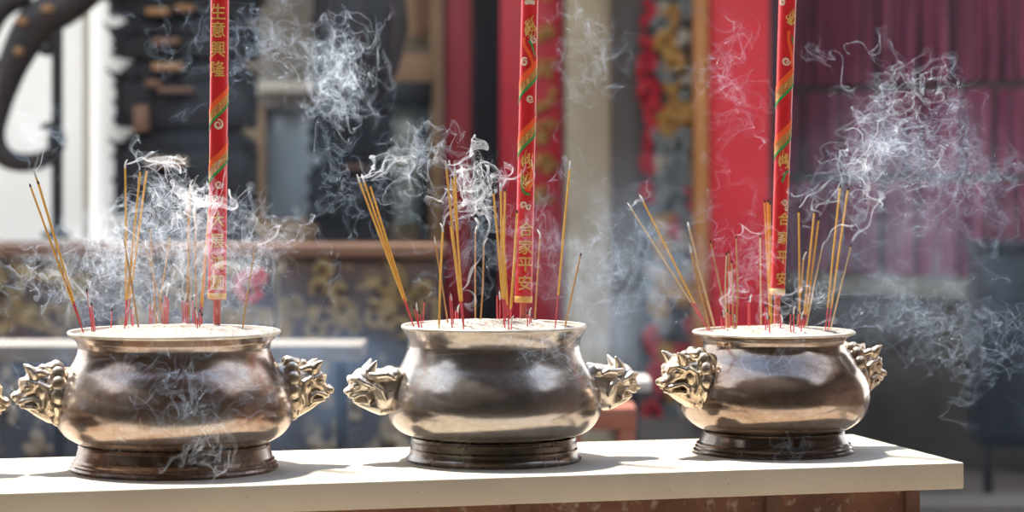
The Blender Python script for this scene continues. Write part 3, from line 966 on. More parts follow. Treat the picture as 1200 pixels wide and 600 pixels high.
prof3 = [(94, 529.1), (94.4, 526), (91.5, 524), (92.2, 522), (90, 520), (90.4, 518.5), (87.5, 516.5), (84.5, 509.5), (82.6, 506), (83.4, 505), (82.2, 503.5),
         (78, 503.5), (83, 502), (91, 498.5), (100.5, 491.5), (107.5, 482.5), (111.3, 472), (112, 461), (109.5, 447), (103, 434), (93.5, 421), (86, 411), (82.6, 404), (82.6, 400),
         (84.5, 396), (89.5, 392.6), (94, 391), (95.4, 389), (94, 387.2)]
LA = lion_meshes('mane', BRL)
LB = lion_meshes('sleek', BRL2)
LC = (LA[0].copy(), LA[1].copy(), LA[2].copy())
for q in LC:
    q.materials.clear(); q.materials.append(BRL3)
BURN = {}
EARA = (.060, .024, .034, .0, (.071, .0245, .0110))
EARB = (.050, .022, .034, .05, (.086, .0250, .0065))
BURN[1] = burner('incense_burner', 'largest bronze burner with reddish brown belly, furthest from the table end', 204.5, 5.546, prof1, (11, 26), BR1, LIP, BRL, LA, math.radians(15), lz=455, ear_at=EARA)
BURN[2] = burner('incense_burner', 'grey bronze burner in the middle of the row, sleek lion handles', 578.7, 5.717, prof2, (11, 26), BR2, LIP, BRL2, LB, math.radians(13), lz=451, ear_at=EARB)
BURN[3] = burner('incense_burner', 'smallest dark brown bronze burner, nearest the corner of the table', 906.5, 5.885, prof3, (11, 26), BR3, LIP, BRL3, LC, math.radians(27), lz=437, lsc=1.02, ear_at=EARA)
# a fourth burner of the row, of which only a lion's nose reaches into the picture
BURN[4] = burner('incense_burner', 'burner past the picture edge, only its lion nose showing above the table', -186, 5.37, prof1, (11, 26), BR1, LIP, BRL, LA, math.radians(15), lz=470, ear_at=EARA)
ASHL = {1: 'pale ash bed filling the largest reddish brown burner', 2: 'pale ash bed filling the grey middle burner', 3: 'pale ash bed filling the smallest dark brown burner', 4: 'pale ash bed in the burner cut off by the picture edge'}
for k in BURN:
    b = BURN[k]
    o = b[4].obj('ash', ASH, None, loc=b[1], angle=180)
    tag(o, ASHL[k], 'ash', None, 'stuff')


# ------------------------------------------------------------------ thin incense sticks
def ash_point(b, px, py):
    """where a stick whose foot shows at px,py enters the ash of burner b"""
    t, base, za, ra, _m = BURN[b]
    Yc = base.y
    za2 = za + .008
    Y = F * (CAMZ - za2) / max(py - HY, 1)
    Y = min(max(Y, Yc - ra * .85), Yc + ra * .7)
    x = X(px, Y)
    d = Vector((x - base.x, Y - base.y))
    if d.length > ra * .9:
        # keep the column, move in depth to stay inside
        dx = max(-ra * .9, min(ra * .9, d.x))
        lim = math.sqrt(max(0, (ra * .9) ** 2 - dx * dx))
        d = Vector((dx, max(-lim, min(lim, d.y))))
    return Vector((base.x + d.x, base.y + d.y, za2))


SR = random.Random(3)


def stick(b, tx, ty, bx_, by_, label, red=None, m=YEL, r=.0023, tip='char', group=None, lean=None):
    p0 = ash_point(b, bx_, by_)
    Yt = p0.y + (SR.uniform(-.02, .02) if lean is None else lean)
    p1 = P(tx, ty, Yt)
    d = p1 - p0
    L_ = d.length
    q = d.to_track_quat('Z', 'Y')
    t = empty('incense_stick', p0, label, 'incense stick', group or 'incense sticks in the %s burner' % {1: 'largest', 2: 'grey', 3: 'smallest'}[b], rot=q)
    # length of bare bamboo
    if red is not None:
        f = (by_ - red) / max(by_ - ty, 1)
        zr = L_ * f
    else:
        zr = L_ * .04
    mb = MB(); mb.tube([(0, 0, -.03), (0, 0, zr + .01)], .0014, 8); mb.obj('bamboo_stem', REDB if red is not None else m, t)
    bend = SR.uniform(-.003, .003)
    mb = MB(); mb.tube([(0, 0, zr - .002), (0, 0, zr), (bend, 0, (zr + L_) / 2), (0, 0, L_ - .006)], [r * .6, r, r, r * .95], 10); mb.obj('incense_paste', m, t)
    mb = MB()
    if tip == 'char':
        mb.tube([(0, 0, L_ - .007), (0, 0, L_)], [r * 1.02, r * .7], 8); mb.obj('burnt_tip', CHAR, t)
    else:
        k = SR.uniform(-.004, .004)
        mb.tube([(0, 0, L_ - .006), (0, 0, L_), (k, 0, L_ + .008), (k * 2.2, 0, L_ + .013)], [r * 1.02, r * 1.05, r * .9, r * .5], 8); mb.obj('ash_tip', ASHTIP, t)
    return t


B1 = 'in the largest burner'
# burner one
for a in [
    (34.7, 215.6, 95, 384, 'yellow incense stick, lower one of the slanting trio at the rim ' + B1, 352, YEL, 'char'),
    (41.5, 205, 97.5, 385, 'yellow incense stick, longest of the slanting trio at the rim ' + B1, 350, YEL, 'ash'),
    (44.3, 212, 99.5, 384, 'yellow incense stick, innermost of the slanting trio at the rim ' + B1, 349, YEL, 'char'),
    (146.7, 194, 147.5, 387, 'tall upright yellow incense stick with smoking tip ' + B1, 351, YEL, 'ash'),
    (164.7, 197.6, 145.5, 388, 'tall yellow incense stick beside the upright one, tilting away ' + B1, 350, YEL, 'char'),
    (172.4, 196.5, 147.5, 386, 'tall yellow incense stick, most tilted of the tall bundle ' + B1, 349, YEL, 'char'),
    (145, 279, 163, 388, 'thin tan incense stick crossing the foot of the tall bundle ' + B1, None, TAN, 'ash'),
    (175.7, 265, 183, 383, 'thin tan incense stick, taller of the crossing three ' + B1, None, TAN, 'char'),
    (171, 288, 195, 380, 'short tan incense stick slanting across two others ' + B1, None, TAN, 'ash'),
    (199.9, 274.6, 183, 376, 'tan incense stick slanting the opposite way over the crossing pair ' + B1, None, TAN, 'char'),
    (222.8, 217.3, 222, 383, 'tallest tan incense stick close by the dragon stick ' + B1, None, TAN, 'ash'),
    (220, 226, 219.5, 380, 'tan incense stick touching the tallest beside the dragon stick ' + B1, None, TAN, 'char'),
    (228.7, 238.3, 230.8, 380, 'single straight tan incense stick between two bundles by the dragon stick ' + B1, None, TAN, 'char'),
    (246, 236, 233, 381, 'yellow incense stick leaning against the dragon stick paper ' + B1, 352, YEL, 'char'),
    (242.5, 276, 235.5, 377, 'shorter yellow incense stick leaning towards the dragon stick ' + B1, 354, YEL, 'char'),
    (299, 289.8, 284, 386, 'lone tan incense stick standing apart near the rim ' + B1, None, TAN, 'ash'),
]:
    stick(1, *a[:5], red=a[5], m=a[6], tip=a[7], r=.0023 if a[6] is YEL else .0019)
B2 = 'in the grey burner'
for a in [
    (420.5, 211, 476.5, 381, 'yellow incense stick, lowest of the slanting trio at the rim ' + B2, 349, YEL, 'ash'),
    (426, 211, 478.5, 380, 'yellow incense stick, middle of the slanting trio at the rim ' + B2, 349, YEL, 'ash'),
    (432.8, 215, 480.5, 378, 'yellow incense stick, uppermost of the slanting trio at the rim ' + B2, 350, YEL, 'char'),
    (509.8, 283.8, 525.5, 382, 'short tan incense stick crossing behind a straighter one ' + B2, None, TAN, 'ash'),
    (519, 268.8, 514.3, 385, 'thicker tan incense stick crossing the short slanting one ' + B2, None, YEL, 'ash'),
    (523, 195.4, 543.3, 386, 'tallest yellow incense stick of the smoking bundle ' + B2, 352, YEL, 'ash'),
    (530, 206, 543.8, 384, 'yellow incense stick in the core of the smoking bundle ' + B2, 352, YEL, 'char'),
    (533.4, 203, 542.5, 383, 'yellow incense stick on the far side of the smoking bundle ' + B2, 352, YEL, 'ash'),
    (527.5, 261.4, 542.5, 380, 'shorter yellow incense stick hugging the smoking bundle ' + B2, 352, YEL, 'char'),
    (557, 271, 557, 377, 'thin upright tan incense stick, taller of the lone pair ' + B2, None, TAN, 'ash'),
    (567, 286, 563, 381, 'thin tan incense stick, shorter of the lone pair ' + B2, None, TAN, 'ash'),
    (578, 223, 591.8, 385, 'tall yellow incense stick slanting into the bundle by the dragon stick ' + B2, 349, YEL, 'char'),
    (587, 221, 590.6, 384, 'middle tall yellow incense stick of the dragon stick bundle ' + B2, 350, YEL, 'ash'),
    (591.8, 221, 592.5, 382, 'tall straight yellow incense stick of the bundle by the dragon stick ' + B2, 350, YEL, 'char'),
    (588, 248, 596, 379, 'shorter yellow incense stick crossing the bundle by the dragon stick ' + B2, 356, YEL, 'char'),
    (606, 246, 598, 381, 'yellow incense stick almost touching the dragon stick paper ' + B2, 360, YEL, 'char'),
    (604.6, 272, 596.8, 379, 'slightly lower yellow incense stick beside the dragon stick paper ' + B2, 362, YEL, 'char'),
    (633, 276, 626.7, 376, 'tan incense stick alone just past the dragon stick ' + B2, None, TAN, 'ash'),
    (668, 195.4, 650.5, 385, 'very long yellow incense stick with a red stem standing alone ' + B2, 345, YEL, 'ash'),
    (681, 296.6, 662, 384, 'short tan incense stick leaning over the rim ' + B2, None, TAN, 'char'),
]:
    stick(2, *a[:5], red=a[5], m=a[6], tip=a[7], r=.0024 if a[6] is YEL else .0019)
B3 = 'in the smallest burner'
for a in [
    (739, 243.4, 827.5, 384, 'long pale incense stick slanting lowest over the lion handle ' + B3, 352, PALE, 'ash'),
    (752.5, 234, 827, 381, 'long yellow incense stick slanting above the pale one ' + B3, 350, YEL, 'ash'),
    (807.4, 266.5, 836.5, 384, 'thick whitish incense stick with a bent tip ' + B3, None, PALE, 'ash'),
    (809.5, 293.5, 832, 387, 'thin tan incense stick close behind the thick whitish one ' + B3, None, TAN, 'ash'),
    (832, 281.5, 854.5, 384, 'thin tan incense stick slanting alone before the red board ' + B3, None, TAN, 'char'),
    (851.3, 296, 851.3, 378, 'short upright pale incense stick, one of a touching pair ' + B3, None, PALE, 'char'),
    (853.8, 293.5, 854, 379, 'short upright tan incense stick, taller of a touching pair ' + B3, None, TAN, 'char'),
    (857.4, 305, 859, 388, 'shortest brownish upright incense stick beside the touching pair ' + B3, None, TAN, 'char'),
    (862.8, 276, 863, 388, 'dark tan upright incense stick in front of the red board ' + B3, None, TAN, 'char'),
    (890.7, 275, 892, 382, 'lone pale yellow incense stick upright near the dragon stick ' + B3, None, PALE, 'char'),
    (896, 233.8, 903, 374, 'outermost yellow incense stick of the bundle at the dragon stick ' + B3, None, YEL, 'char'),
    (899.8, 233.8, 902, 380, 'tall yellow incense stick in the bundle touching the dragon stick ' + B3, None, YEL, 'char'),
    (902, 236, 904.2, 378, 'yellow incense stick pressed against the dragon stick paper ' + B3, None, YEL, 'char'),
    (936, 245.5, 937, 383, 'straight upright yellow incense stick in the fan of five ' + B3, 366, YEL, 'char'),
    (954.6, 246.4, 940.7, 382, 'tall tilted yellow incense stick in the fan of five ' + B3, 366, YEL, 'char'),
    (959.7, 255, 943, 383, 'tilted yellow incense stick just lower in the fan of five ' + B3, 366, YEL, 'char'),
    (942, 302, 934, 383, 'shortest tan incense stick in the fan of five ' + B3, None, TAN, 'ash'),
    (963.5, 290, 944.5, 385, 'pale thin incense stick, most slanting in the fan of five ' + B3, None, PALE, 'ash'),
    (984.7, 217, 967.3, 387, 'yellow incense stick, steeper of the two tallest near the rim ' + B3, 360, YEL, 'char'),
    (994, 219.5, 969, 385, 'yellow incense stick, more tilted of the two tallest near the rim ' + B3, 360, YEL, 'char'),
    (997.7, 286, 970, 382, 'short pale incense stick slanting outward beside the two tallest ' + B3, None, PALE, 'char'),
]:
    stick(3, *a[:5], red=a[5], m=a[6], tip=a[7], r=.0026 if 'thick' in a[4] else (.0023 if a[6] is YEL else .0018))


# burnt-down stubs
def stub(b, px0, py0, px1, py1, label, group, ash=False):
    p0 = ash_point(b, px1, py1)
    p1 = P(px0, py0, p0.y + SR.uniform(-.01, .01))
    d = p1 - p0
    t = empty('incense_stub', p0, label, 'incense stub', group, rot=d.to_track_quat('Z', 'Y'))
    mb = MB(); mb.tube([(0, 0, -.02), (SR.uniform(-.001, .001), 0, d.length * .6), (0, 0, d.length)], [.0015, .0014, .0012], 8); mb.obj('bamboo_stem', REDB, t)
    mb = MB()
    mb.tube([(0, 0, d.length - .004), (0, 0, d.length + .003)] if not ash else [(0, 0, d.length - .012), (.001, 0, d.length), (.004, 0, d.length + .006)], [.0017, .0012] if not ash else [.002, .002, .001], 8)
    mb.obj('burnt_tip', ASHTIP if ash else CHAR, t)


for b, lab, items in [
    (1, 'short red stub beside the slanting trio in the largest burner', [(101.6, 340, 108, 388), (104, 353, 110, 388), (107, 356, 111.5, 387)]),
    (1, 'lone short red stub between slanting trio and tall bundle in the largest burner', [(131, 362, 130, 385)]),
    (1, 'short red stub right by the foot of the tall bundle in the largest burner', [(153, 360, 154.5, 384), (156, 362, 156.5, 383)]),
    (1, 'short red stub in the pair before the crossing sticks in the largest burner', [(175.7, 354, 175.6, 384), (178.6, 357, 178.3, 383)]),
    (1, 'short red stub in the tuft behind the crossing sticks in the largest burner', [(193, 344, 192, 380), (195.5, 341, 194.5, 381), (197.5, 347, 196.5, 379), (190, 352, 190.5, 378)]),
    (1, 'short red stub in the tuft next to the tallest tan stick in the largest burner', [(214, 350, 215, 380), (217, 346, 217.5, 381), (219.3, 352, 219, 382), (225.5, 350, 226, 378)]),
    (1, 'short red stub in the cluster under the leaning sticks in the largest burner', [(228.5, 362, 229, 388), (231, 366, 232, 390), (234.5, 364, 234.2, 388), (236.5, 368, 236, 386)]),
    (2, 'bent red stub beside the slanting trio in the grey burner', [(484.6, 360, 489.8, 385), (488, 358, 491, 384), (491.5, 366, 494, 384)]),
    (2, 'upright red stub with a yellowish burnt end in the grey burner', [(497.5, 352, 496.8, 377)]),
    (2, 'red stub of the thick pair under the smoking bundle in the grey burner', [(526.8, 344, 530, 384), (528.8, 346, 531.5, 383)]),
    (2, 'tiny pale red stub behind the thick pair in the grey burner', [(534, 362, 534.5, 378), (536.3, 360, 536.4, 377)]),
    (2, 'red stub of the thin pair before the dragon stick bundle in the grey burner', [(582.6, 344, 582.8, 378), (586, 345, 585.6, 379)]),
    (2, 'short red stub at the foot of the dragon stick bundle in the grey burner', [(596, 371, 596.3, 387), (599.5, 373, 599, 386)]),
    (2, 'short red stub just past the dragon stick handle in the grey burner', [(617.8, 366, 618, 384), (620.5, 364, 620.5, 383), (623, 370, 622.8, 382)]),
    (3, 'short red stub in the tuft below the touching pair in the smallest burner', [(845.5, 368, 846.5, 387), (848.5, 366, 849, 388), (852.5, 364, 852.5, 386), (856, 366, 855.5, 387), (861.5, 372, 861, 388)]),
    (3, 'red stub of the bright pair before the red board in the smallest burner', [(877.2, 350, 876.8, 384), (879, 348, 878.6, 385)]),
    (3, 'short red stub in the tuft round the dragon stick handle in the smallest burner', [(897, 358, 897.3, 390), (899.3, 368, 899.8, 389), (901.5, 372, 902, 391), (914.5, 366, 914, 390), (917, 372, 916.5, 388)]),
    (3, 'dark red stub in the pair before the fan in the smallest burner', [(926.5, 366, 927, 391), (930, 362, 930, 391)]),
    (3, 'short red stub under the fan of five in the smallest burner', [(936, 366, 936.5, 389), (939.5, 368, 939, 390), (942, 370, 941.5, 388)]),
]:
    for k, it in enumerate(items):
        stub(b, *it, lab, ('red stubs: ' + lab) if len(items) > 1 else None, ash=(k % 3 == 1))


# ------------------------------------------------------------------ dragon sticks
def text_polys(ch, size, font_cache={}):
    cu = bpy.data.curves.new('t', 'FONT')
    cu.body = ch
    cu.size = 1.0
    cu.resolution_u = 3
    o = bpy.data.objects.new('t', cu)
    COL.objects.link(o)
    dg = bpy.context.evaluated_depsgraph_get(); dg.update()
    me = bpy.data.meshes.new_from_object(o.evaluated_get(dg))
    bpy.data.objects.remove(o); bpy.data.curves.remove(cu)
    bm = bmesh.new(); bm.from_mesh(me); bpy.data.meshes.remove(me)
    xs = [q.co.x for q in bm.verts]; ys = [q.co.y for q in bm.verts]
    if not xs:
        return bm
    cx, cy = (min(xs) + max(xs)) / 2, (min(ys) + max(ys)) / 2
    k = size / max(max(xs) - min(xs), max(ys) - min(ys))
    for q in bm.verts:
        q.co = Vector(((q.co.x - cx) * k, (q.co.y - cy) * k, 0))
    a = -size
    while a < size:
        g = list(bm.verts) + list(bm.edges) + list(bm.faces)
        bmesh.ops.bisect_plane(bm, geom=g, plane_co=(a, 0, 0), plane_no=(1, 0, 0))
        a += .0022
    return bm


def dragon_stick(b, top, bot, footy, wt, wb, label, hw, prints):
    """top, bot: (px,row) on the axis where the paper leaves the frame and where it ends; footy: row where the handle enters the ash"""
    hx = bot[0] + (bot[0] - top[0]) / (bot[1] - top[1]) * (footy - bot[1])
    p0 = ash_point(b, hx, footy)
    Yd = p0.y
    s = Yd / F
    pb = P(bot[0], bot[1], Yd)
    p0 = P(hx, footy, Yd)
    ax = (P(top[0], top[1], Yd) - pb)
    # continue beyond the frame
    q = ax.to_track_quat('Z', 'Y')
    # keep local -Y facing the camera
    t = empty('dragon_joss_stick', pb, label, 'joss stick', 'big dragon joss sticks')
    zax = ax.normalized(); yax = Vector((0, 1, 0)); yax = (yax - zax * yax.dot(zax)).normalized(); xax = yax.cross(zax)
    M3 = Matrix((xax, yax, zax)).transposed()
    t.rotation_mode = 'QUATERNION'; t.rotation_quaternion = M3.to_quaternion()
    Lv = ax.length
    L_ = Lv + 120 * s

    def rad(z):
        return (wb + (wt - wb) * min(1.3, z / Lv)) / 2 * s

    m = MB()
    n = 40
    prof = [(rad(0) * .9, 0)] + [(rad(L_ * i / n) * (1 if i else .99), .0015 + L_ * i / n) for i in range(n + 1)]
    m.lathe(prof, 48); m.obj('paper_tube', JRED, t, angle=60)
    m = MB(); dl = (p0 - pb).length
    m.tube([(0, 0, .01), (0, 0, -dl * .5), (0, 0, -dl - .04)], [hw * s / 2, hw * s / 2 * .97, hw * s / 2 * .9], 10); m.obj('wooden_handle', JWOOD, t)

    def wrap(sx, z, lift=.0005):
        r = rad(z) + lift
        a = sx / rad(z)
        return Vector((math.sin(a) * r, -math.cos(a) * r, z))

    def zr(row):
        return (bot[1] - row) / (bot[1] - top[1]) * Lv

    def ribbon(mb, pts, wd, lift=.0006):
        """pts on the unrolled paper (m), wd widths"""
        vs, fs = [], []
        n = len(pts)
        for i in range(n):
            a = Vector(pts[max(i - 1, 0)]); c = Vector(pts[min(i + 1, n - 1)])
            d = (c - a).normalized(); nn = Vector((-d.y, d.x))
            w_ = wd[i] if hasattr(wd, '__len__') else wd
            for k in (-1, 0, 1):
                p = Vector(pts[i]) + nn * (w_ / 2 * k)
                vs.append(wrap(p.x, p.y, lift + (.0004 if k == 0 else 0)))
        for i in range(n - 1):
            for k in (0, 1):
                fs.append((i * 3 + k, i * 3 + k + 1, (i + 1) * 3 + k + 1, (i + 1) * 3 + k))
        mb.add(vs, fs)

    def spiral(mb, sx, row, r, w_, a0=0.0, turns=1.4, d=1):
        z = zr(row)
        pts, wd = [], []
        for i in range(29):
            f = i / 28
            a = a0 + d * turns * 2 * PI * f
            rr = r * (1 - .78 * f)
            pts.append((sx + math.cos(a) * rr, z + math.sin(a) * rr)); wd.append(w_ * (.5 + .8 * math.sin(PI * min(1, f * 1.1 + .05))))
        ribbon(mb, pts, wd)

    def curve(mb, pts, w0, w1, lift=.0007):
        P2 = [(a * s, zr(r)) for a, r in pts]
        out, wd = [], []
        k = len(P2); n = 10 * (k - 1)
        for i in range(n + 1):
            uu = i / n * (k - 1); a = min(int(uu), k - 2); f = uu - a
            q = [Vector(P2[max(0, min(k - 1, a + e))]) for e in (-1, 0, 1, 2)]
            out.append(.5 * ((2 * q[1]) + (q[2] - q[0]) * f + (2 * q[0] - 5 * q[1] + 4 * q[2] - q[3]) * f * f + (3 * q[1] - q[0] - 3 * q[2] + q[3]) * f ** 3))
            g = i / n
            wd.append((w0 + (w1 - w0) * g) * s * (1 if 0 < i < n else .5))
        ribbon(mb, out, wd, lift)

    # gold ring at the foot
    m = MB(); z0, z1 = .0015, 8 * s
    m.lathe([(rad(0) + .0002, z0), (rad(z0) + .0007, z0 + .001), (rad(z1) + .0007, z1 - .001), (rad(z1) + .0002, z1)], 48, close=False); m.obj('gold_ring', JGOLD, t)
    groups = {}

    cnt = [0]

    def G(k):
        if k in ('JWHITE', 'JGOLD'):
            k = k + '#%d' % cnt[0]
        return groups.setdefault(k, MB())
    circ = 2 * PI * rad(Lv / 2)
    for pr in prints:
        k = pr[0]
        cnt[0] += 1
        if k == 'text':
            for ch, row, size, off in pr[1]:
                bm = text_polys(ch, size * s)
                z = zr(row)
                mb = MB()
                bm.verts.index_update()
                for kx, ky in ((-.32, 0), (.32, 0), (0, .3), (0, -.3)):
                    mb.add([wrap(q.co.x + (off + kx) * s, q.co.y + z + ky * s, .0006) for q in bm.verts], [[q.index for q in f.verts] for f in bm.faces])
                bm.free()
                o = mb.obj('printed_character', JGOLD, t)
        elif k == 'band':
            # scaly dragon body winding round the paper from row a (lower) to row b (upper)
            _k, ra, rb, pitch, ph = pr
            n = 90
            za, zb = zr(ra), zr(rb)
            turns = (zb - za) / (pitch * s)
            for nm, off, w_, lift in (('JSCALE', 0, 15, .0005), ('JORANGE', 9.0, 7.5, .0009), ('JGREEN', -9.0, 3.8, .0009)):
                pts, wd = [], []
                for i in range(n + 1):
                    f = i / n
                    a = ph + turns * 2 * PI * f
                    zz = za + (zb - za) * f
                    pts.append((a * rad(zz), zz + off * s))
                    wd.append(w_ * s * min(1, .35 + 6 * f, .35 + 6 * (1 - f)) * .8)
                ribbon(G(nm), pts, wd, lift)
        elif k == 'spiral':
            spiral(G(pr[5] if len(pr) > 5 else 'JWHITE'), pr[1] * s, pr[2], pr[3] * s, pr[4] * s, a0=pr[2] * .7, d=1 if int(pr[2]) % 2 else -1)
        elif k == 'curve':
            curve(G(pr[1]), pr[2], pr[3], pr[4])
        elif k == 'mane':
            rs = random.Random(int(pr[2]))
            for q in range(pr[4]):
                a = rs.uniform(-pr[3], pr[3]); row = pr[2] + rs.uniform(-pr[3], pr[3]) * 1.3
                ln = rs.uniform(4, 10); bd = rs.uniform(-4, 4)
                curve(G('JGOLD'), [(pr[1] + a, row), (pr[1] + a + bd, row - ln * .6), (pr[1] + a + bd * .2, row - ln * 1.3)], 1.6, .5)
    nm = {'JSCALE': ('scale_print', JSCALE), 'JORANGE': ('orange_print', JORANGE), 'JGREEN': ('green_print', JGREEN), 'JWHITE': ('cloud_print', JWHITE), 'JGOLD': ('gold_print', JGOLD)}
    for k, mb in groups.items():
        mb.obj(nm[k.split('#')[0]][0], nm[k.split('#')[0]][1], t, angle=180)
    return t


dragon_stick(1, (257.7, 0), (254.4, 351), 383, 21.5, 21.2, 'red dragon stick with gold writing at its top, in the largest burner', 9,
             [('text', [('生', 14, 18, -1), ('意', 35, 18, -1), ('興', 58, 18, -1), ('隆', 81, 18, -1)]),
              ('text', [('大', 257, 16, 1), ('展', 282, 17, 1), ('鴻', 307, 17, 1), ('圖', 331, 17, 1)]),
              ('band', 216, 76, 66, -2.2),
              ('spiral', .5, 146, 6, 2.2), ('spiral', 2, 216, 5, 1.6), ('spiral', -3, 233, 4.5, 1.5), ('curve', 'JWHITE', [(-7, 246), (-2, 238), (4, 240), (7, 228)], 1.4, 1.0),
              ('mane', -7, 190, 3, 6)])
dragon_stick(2, (620.9, 0), (613.2, 355), 379, 19.8, 20.4, 'red dragon stick in the grey burner, dragon coils above its gold writing', 8.5,
             [('text', [('合', 268, 17, 1.5), ('家', 289, 17, 1.5), ('平', 309.5, 17, 1.5), ('安', 331, 17, 1.5)]),
              ('band', 184, 58, 66, -2.3),
              ('curve', 'JWHITE', [(-6, 4), (0, 3), (6, 4)], 5, 5),
              ('mane', 2, 36, 7, 22), ('curve', 'JORANGE', [(-6, 44), (-5, 54), (2, 66), (5, 78), (0, 88), (-6, 95)], 3.5, 4),
              ('curve', 'JGREEN', [(0, 48), (4, 55), (8, 67)], 3, 1.5),
              ('spiral', 6, 47, 4.5, 1.8), ('spiral', -5, 73, 5, 2), ('spiral', 3, 116, 4.5, 1.8),
              ('mane', 2, 190, 6, 16), ('curve', 'JORANGE', [(7, 196), (6, 210), (2, 224)], 4, 7), ('curve', 'JGREEN', [(-4, 206), (-5, 218), (-1, 226), (5, 228)], 2, 3),
              ('mane', 0, 214, 6, 14), ('spiral', -2, 240, 4, 1.6), ('spiral', 4, 243, 3.5, 1.5)])
dragon_stick(3, (922.8, 0), (911.2, 346), 386, 20.5, 16.5, 'tilted red dragon stick in the smallest burner by the purple fringes', 8,
             [('text', [('合', 256, 15, 4.5), ('家', 278, 15, 4.5), ('平', 301, 15, 4.5), ('安', 326, 15, 4.5)]),
              ('band', 184, 78, 62, -2.1),
              ('mane', 5, 24, 5, 16), ('curve', 'JORANGE', [(2, 36), (2, 48), (6, 62), (8, 78)], 3.5, 4), ('curve', 'JGREEN', [(6, 42), (8, 52)], 2, 2.5),
              ('spiral', 0, 72, 5, 1.8), ('spiral', -7, 3, 4, 1.8), ('mane', 3, 190, 6, 18), ('curve', 'JGREEN', [(0, 214), (3, 204), (7, 200)], 2, 3),
              ('curve', 'JORANGE', [(9, 205), (8.5, 220)], 4, 3), ('spiral', 4, 238, 4, 1.6), ('spiral', 7, 244, 3, 1.4)])

# ------------------------------------------------------------------ smoke
BLUE = (.80, .88, 1.0)
WISP_D = smoke_mat('smoke_dense', (.93, .96, 1.0), 95.0, .35)
WISP_M = smoke_mat('smoke_mid', (.78, .88, 1.0), 36.0, .35)
WISP_F = smoke_mat('smoke_faint', (.64, .80, 1.0), 18.0, .35)


class Turb:
    def __init__(self, seed, octaves):
        r = np.random.default_rng(seed)
        K, A, W, PH = [], [], [], []
        for lam, amp, n in octaves:
            k = r.normal(size=(n, 3)); k /= np.linalg.norm(k, axis=1)[:, None]
            k *= (2 * PI / lam) * r.uniform(.7, 1.4, (n, 1))
            a = r.normal(size=(n, 3)); a = np.cross(a, k); a /= np.linalg.norm(a, axis=1)[:, None]
            K.append(k); A.append(a * amp * math.sqrt(2.0 / n)); W.append(r.uniform(-1, 1, n) * amp / lam * 3); PH.append(r.uniform(0, 6.28, n))
        self.K, self.A, self.W, self.PH = map(np.concatenate, (K, A, W, PH))

    def vel(self, p, t):
        a = p @ self.K.T + self.PH + t[:, None] * self.W
        return np.cos(a) @ self.A


def strands_mesh(name, groups):
    """groups: list of (paths [n,k,3], radii [n,k], slot). square section closed tubes."""
    V, Fc, MI = [], [], []
    off = 0
    for paths, radii, slot in groups:
        n, k, _ = paths.shape
        tg = np.gradient(paths, axis=1)
        tg /= np.linalg.norm(tg, axis=2)[:, :, None] + 1e-9
        ref = np.array([.31, .87, .38])
        a = np.cross(tg, ref); a /= np.linalg.norm(a, axis=2)[:, :, None] + 1e-9
        b = np.cross(tg, a)
        S = 5
        ring = []
        for j in range(S):
            w_ = 2 * PI * j / S
            ring.append(paths + (a * math.cos(w_) + b * math.sin(w_)) * radii[:, :, None])
        vs = np.stack(ring, axis=2).reshape(-1, 3)
        idx = np.arange(n * k * S).reshape(n, k, S) + off
        q = np.stack([idx[:, :-1, :], np.roll(idx, -1, 2)[:, :-1, :], np.roll(idx, -1, 2)[:, 1:, :], idx[:, 1:, :]], axis=-1).reshape(-1, 4)
        V.append(vs); Fc.append(q); MI.append(np.full(len(q), slot, dtype=np.int32))
        # caps: triangle fans as quads+tri are awkward, so collapse ends (radius ~0)
        off += n * k * S
    V = np.concatenate(V); Fc = np.concatenate(Fc); MI = np.concatenate(MI)
    me = bpy.data.meshes.new(name)
    me.vertices.add(len(V)); me.vertices.foreach_set('co', V.astype(np.float32).ravel())
    me.loops.add(len(Fc) * 4); me.loops.foreach_set('vertex_index', Fc.astype(np.int32).ravel())
    me.polygons.add(len(Fc)); me.polygons.foreach_set('loop_start', np.arange(0, len(Fc) * 4, 4, dtype=np.int32))
    for mt in (WISP_D, WISP_M, WISP_F):
        me.materials.append(mt)
    me.polygons.foreach_set('material_index', MI)
    me.update(calc_edges=True)
    return me


def advect(turb, p, t0, age, drift, amp, n=30):
    """p [m,3] start; age [m]; integrates each particle through its own age"""
    dt = age / n
    t = t0.copy()
    for i in range(n):
        f = min(1.0, (i + 1) / n)
        g = np.minimum(1, (age * (i + 1) / n) / .55)[:, None]
        v1 = turb.vel(p, t) * amp * g + drift
        pm = p + v1 * (dt / 2)[:, None]
        v2 = turb.vel(pm, t + dt / 2) * amp * g + drift
        p = p + v2 * dt[:, None]
        t = t + dt
    return p


def plume(turb, src, drift, T, ns, k, amp, spread=.003, rise=.0):
    """streak sheet from one glowing tip: ns strands of k points"""
    ang = RNG.uniform(0, 2 * PI)
    dirn = np.array([math.cos(ang), math.sin(ang), 0])
    offs = np.linspace(-1, 1, ns)[:, None] * dirn * spread
    age = np.linspace(0, T, k)
    p = (np.array(src)[None, None, :] + offs[:, None, :] + np.zeros((ns, k, 3))).reshape(-1, 3)
    ages = np.tile(age, ns)
    tt = 10.0 - ages + RNG.uniform(0, 3)
    out = advect(turb, p, tt, ages, np.array(drift), amp)
    return out.reshape(ns, k, 3)


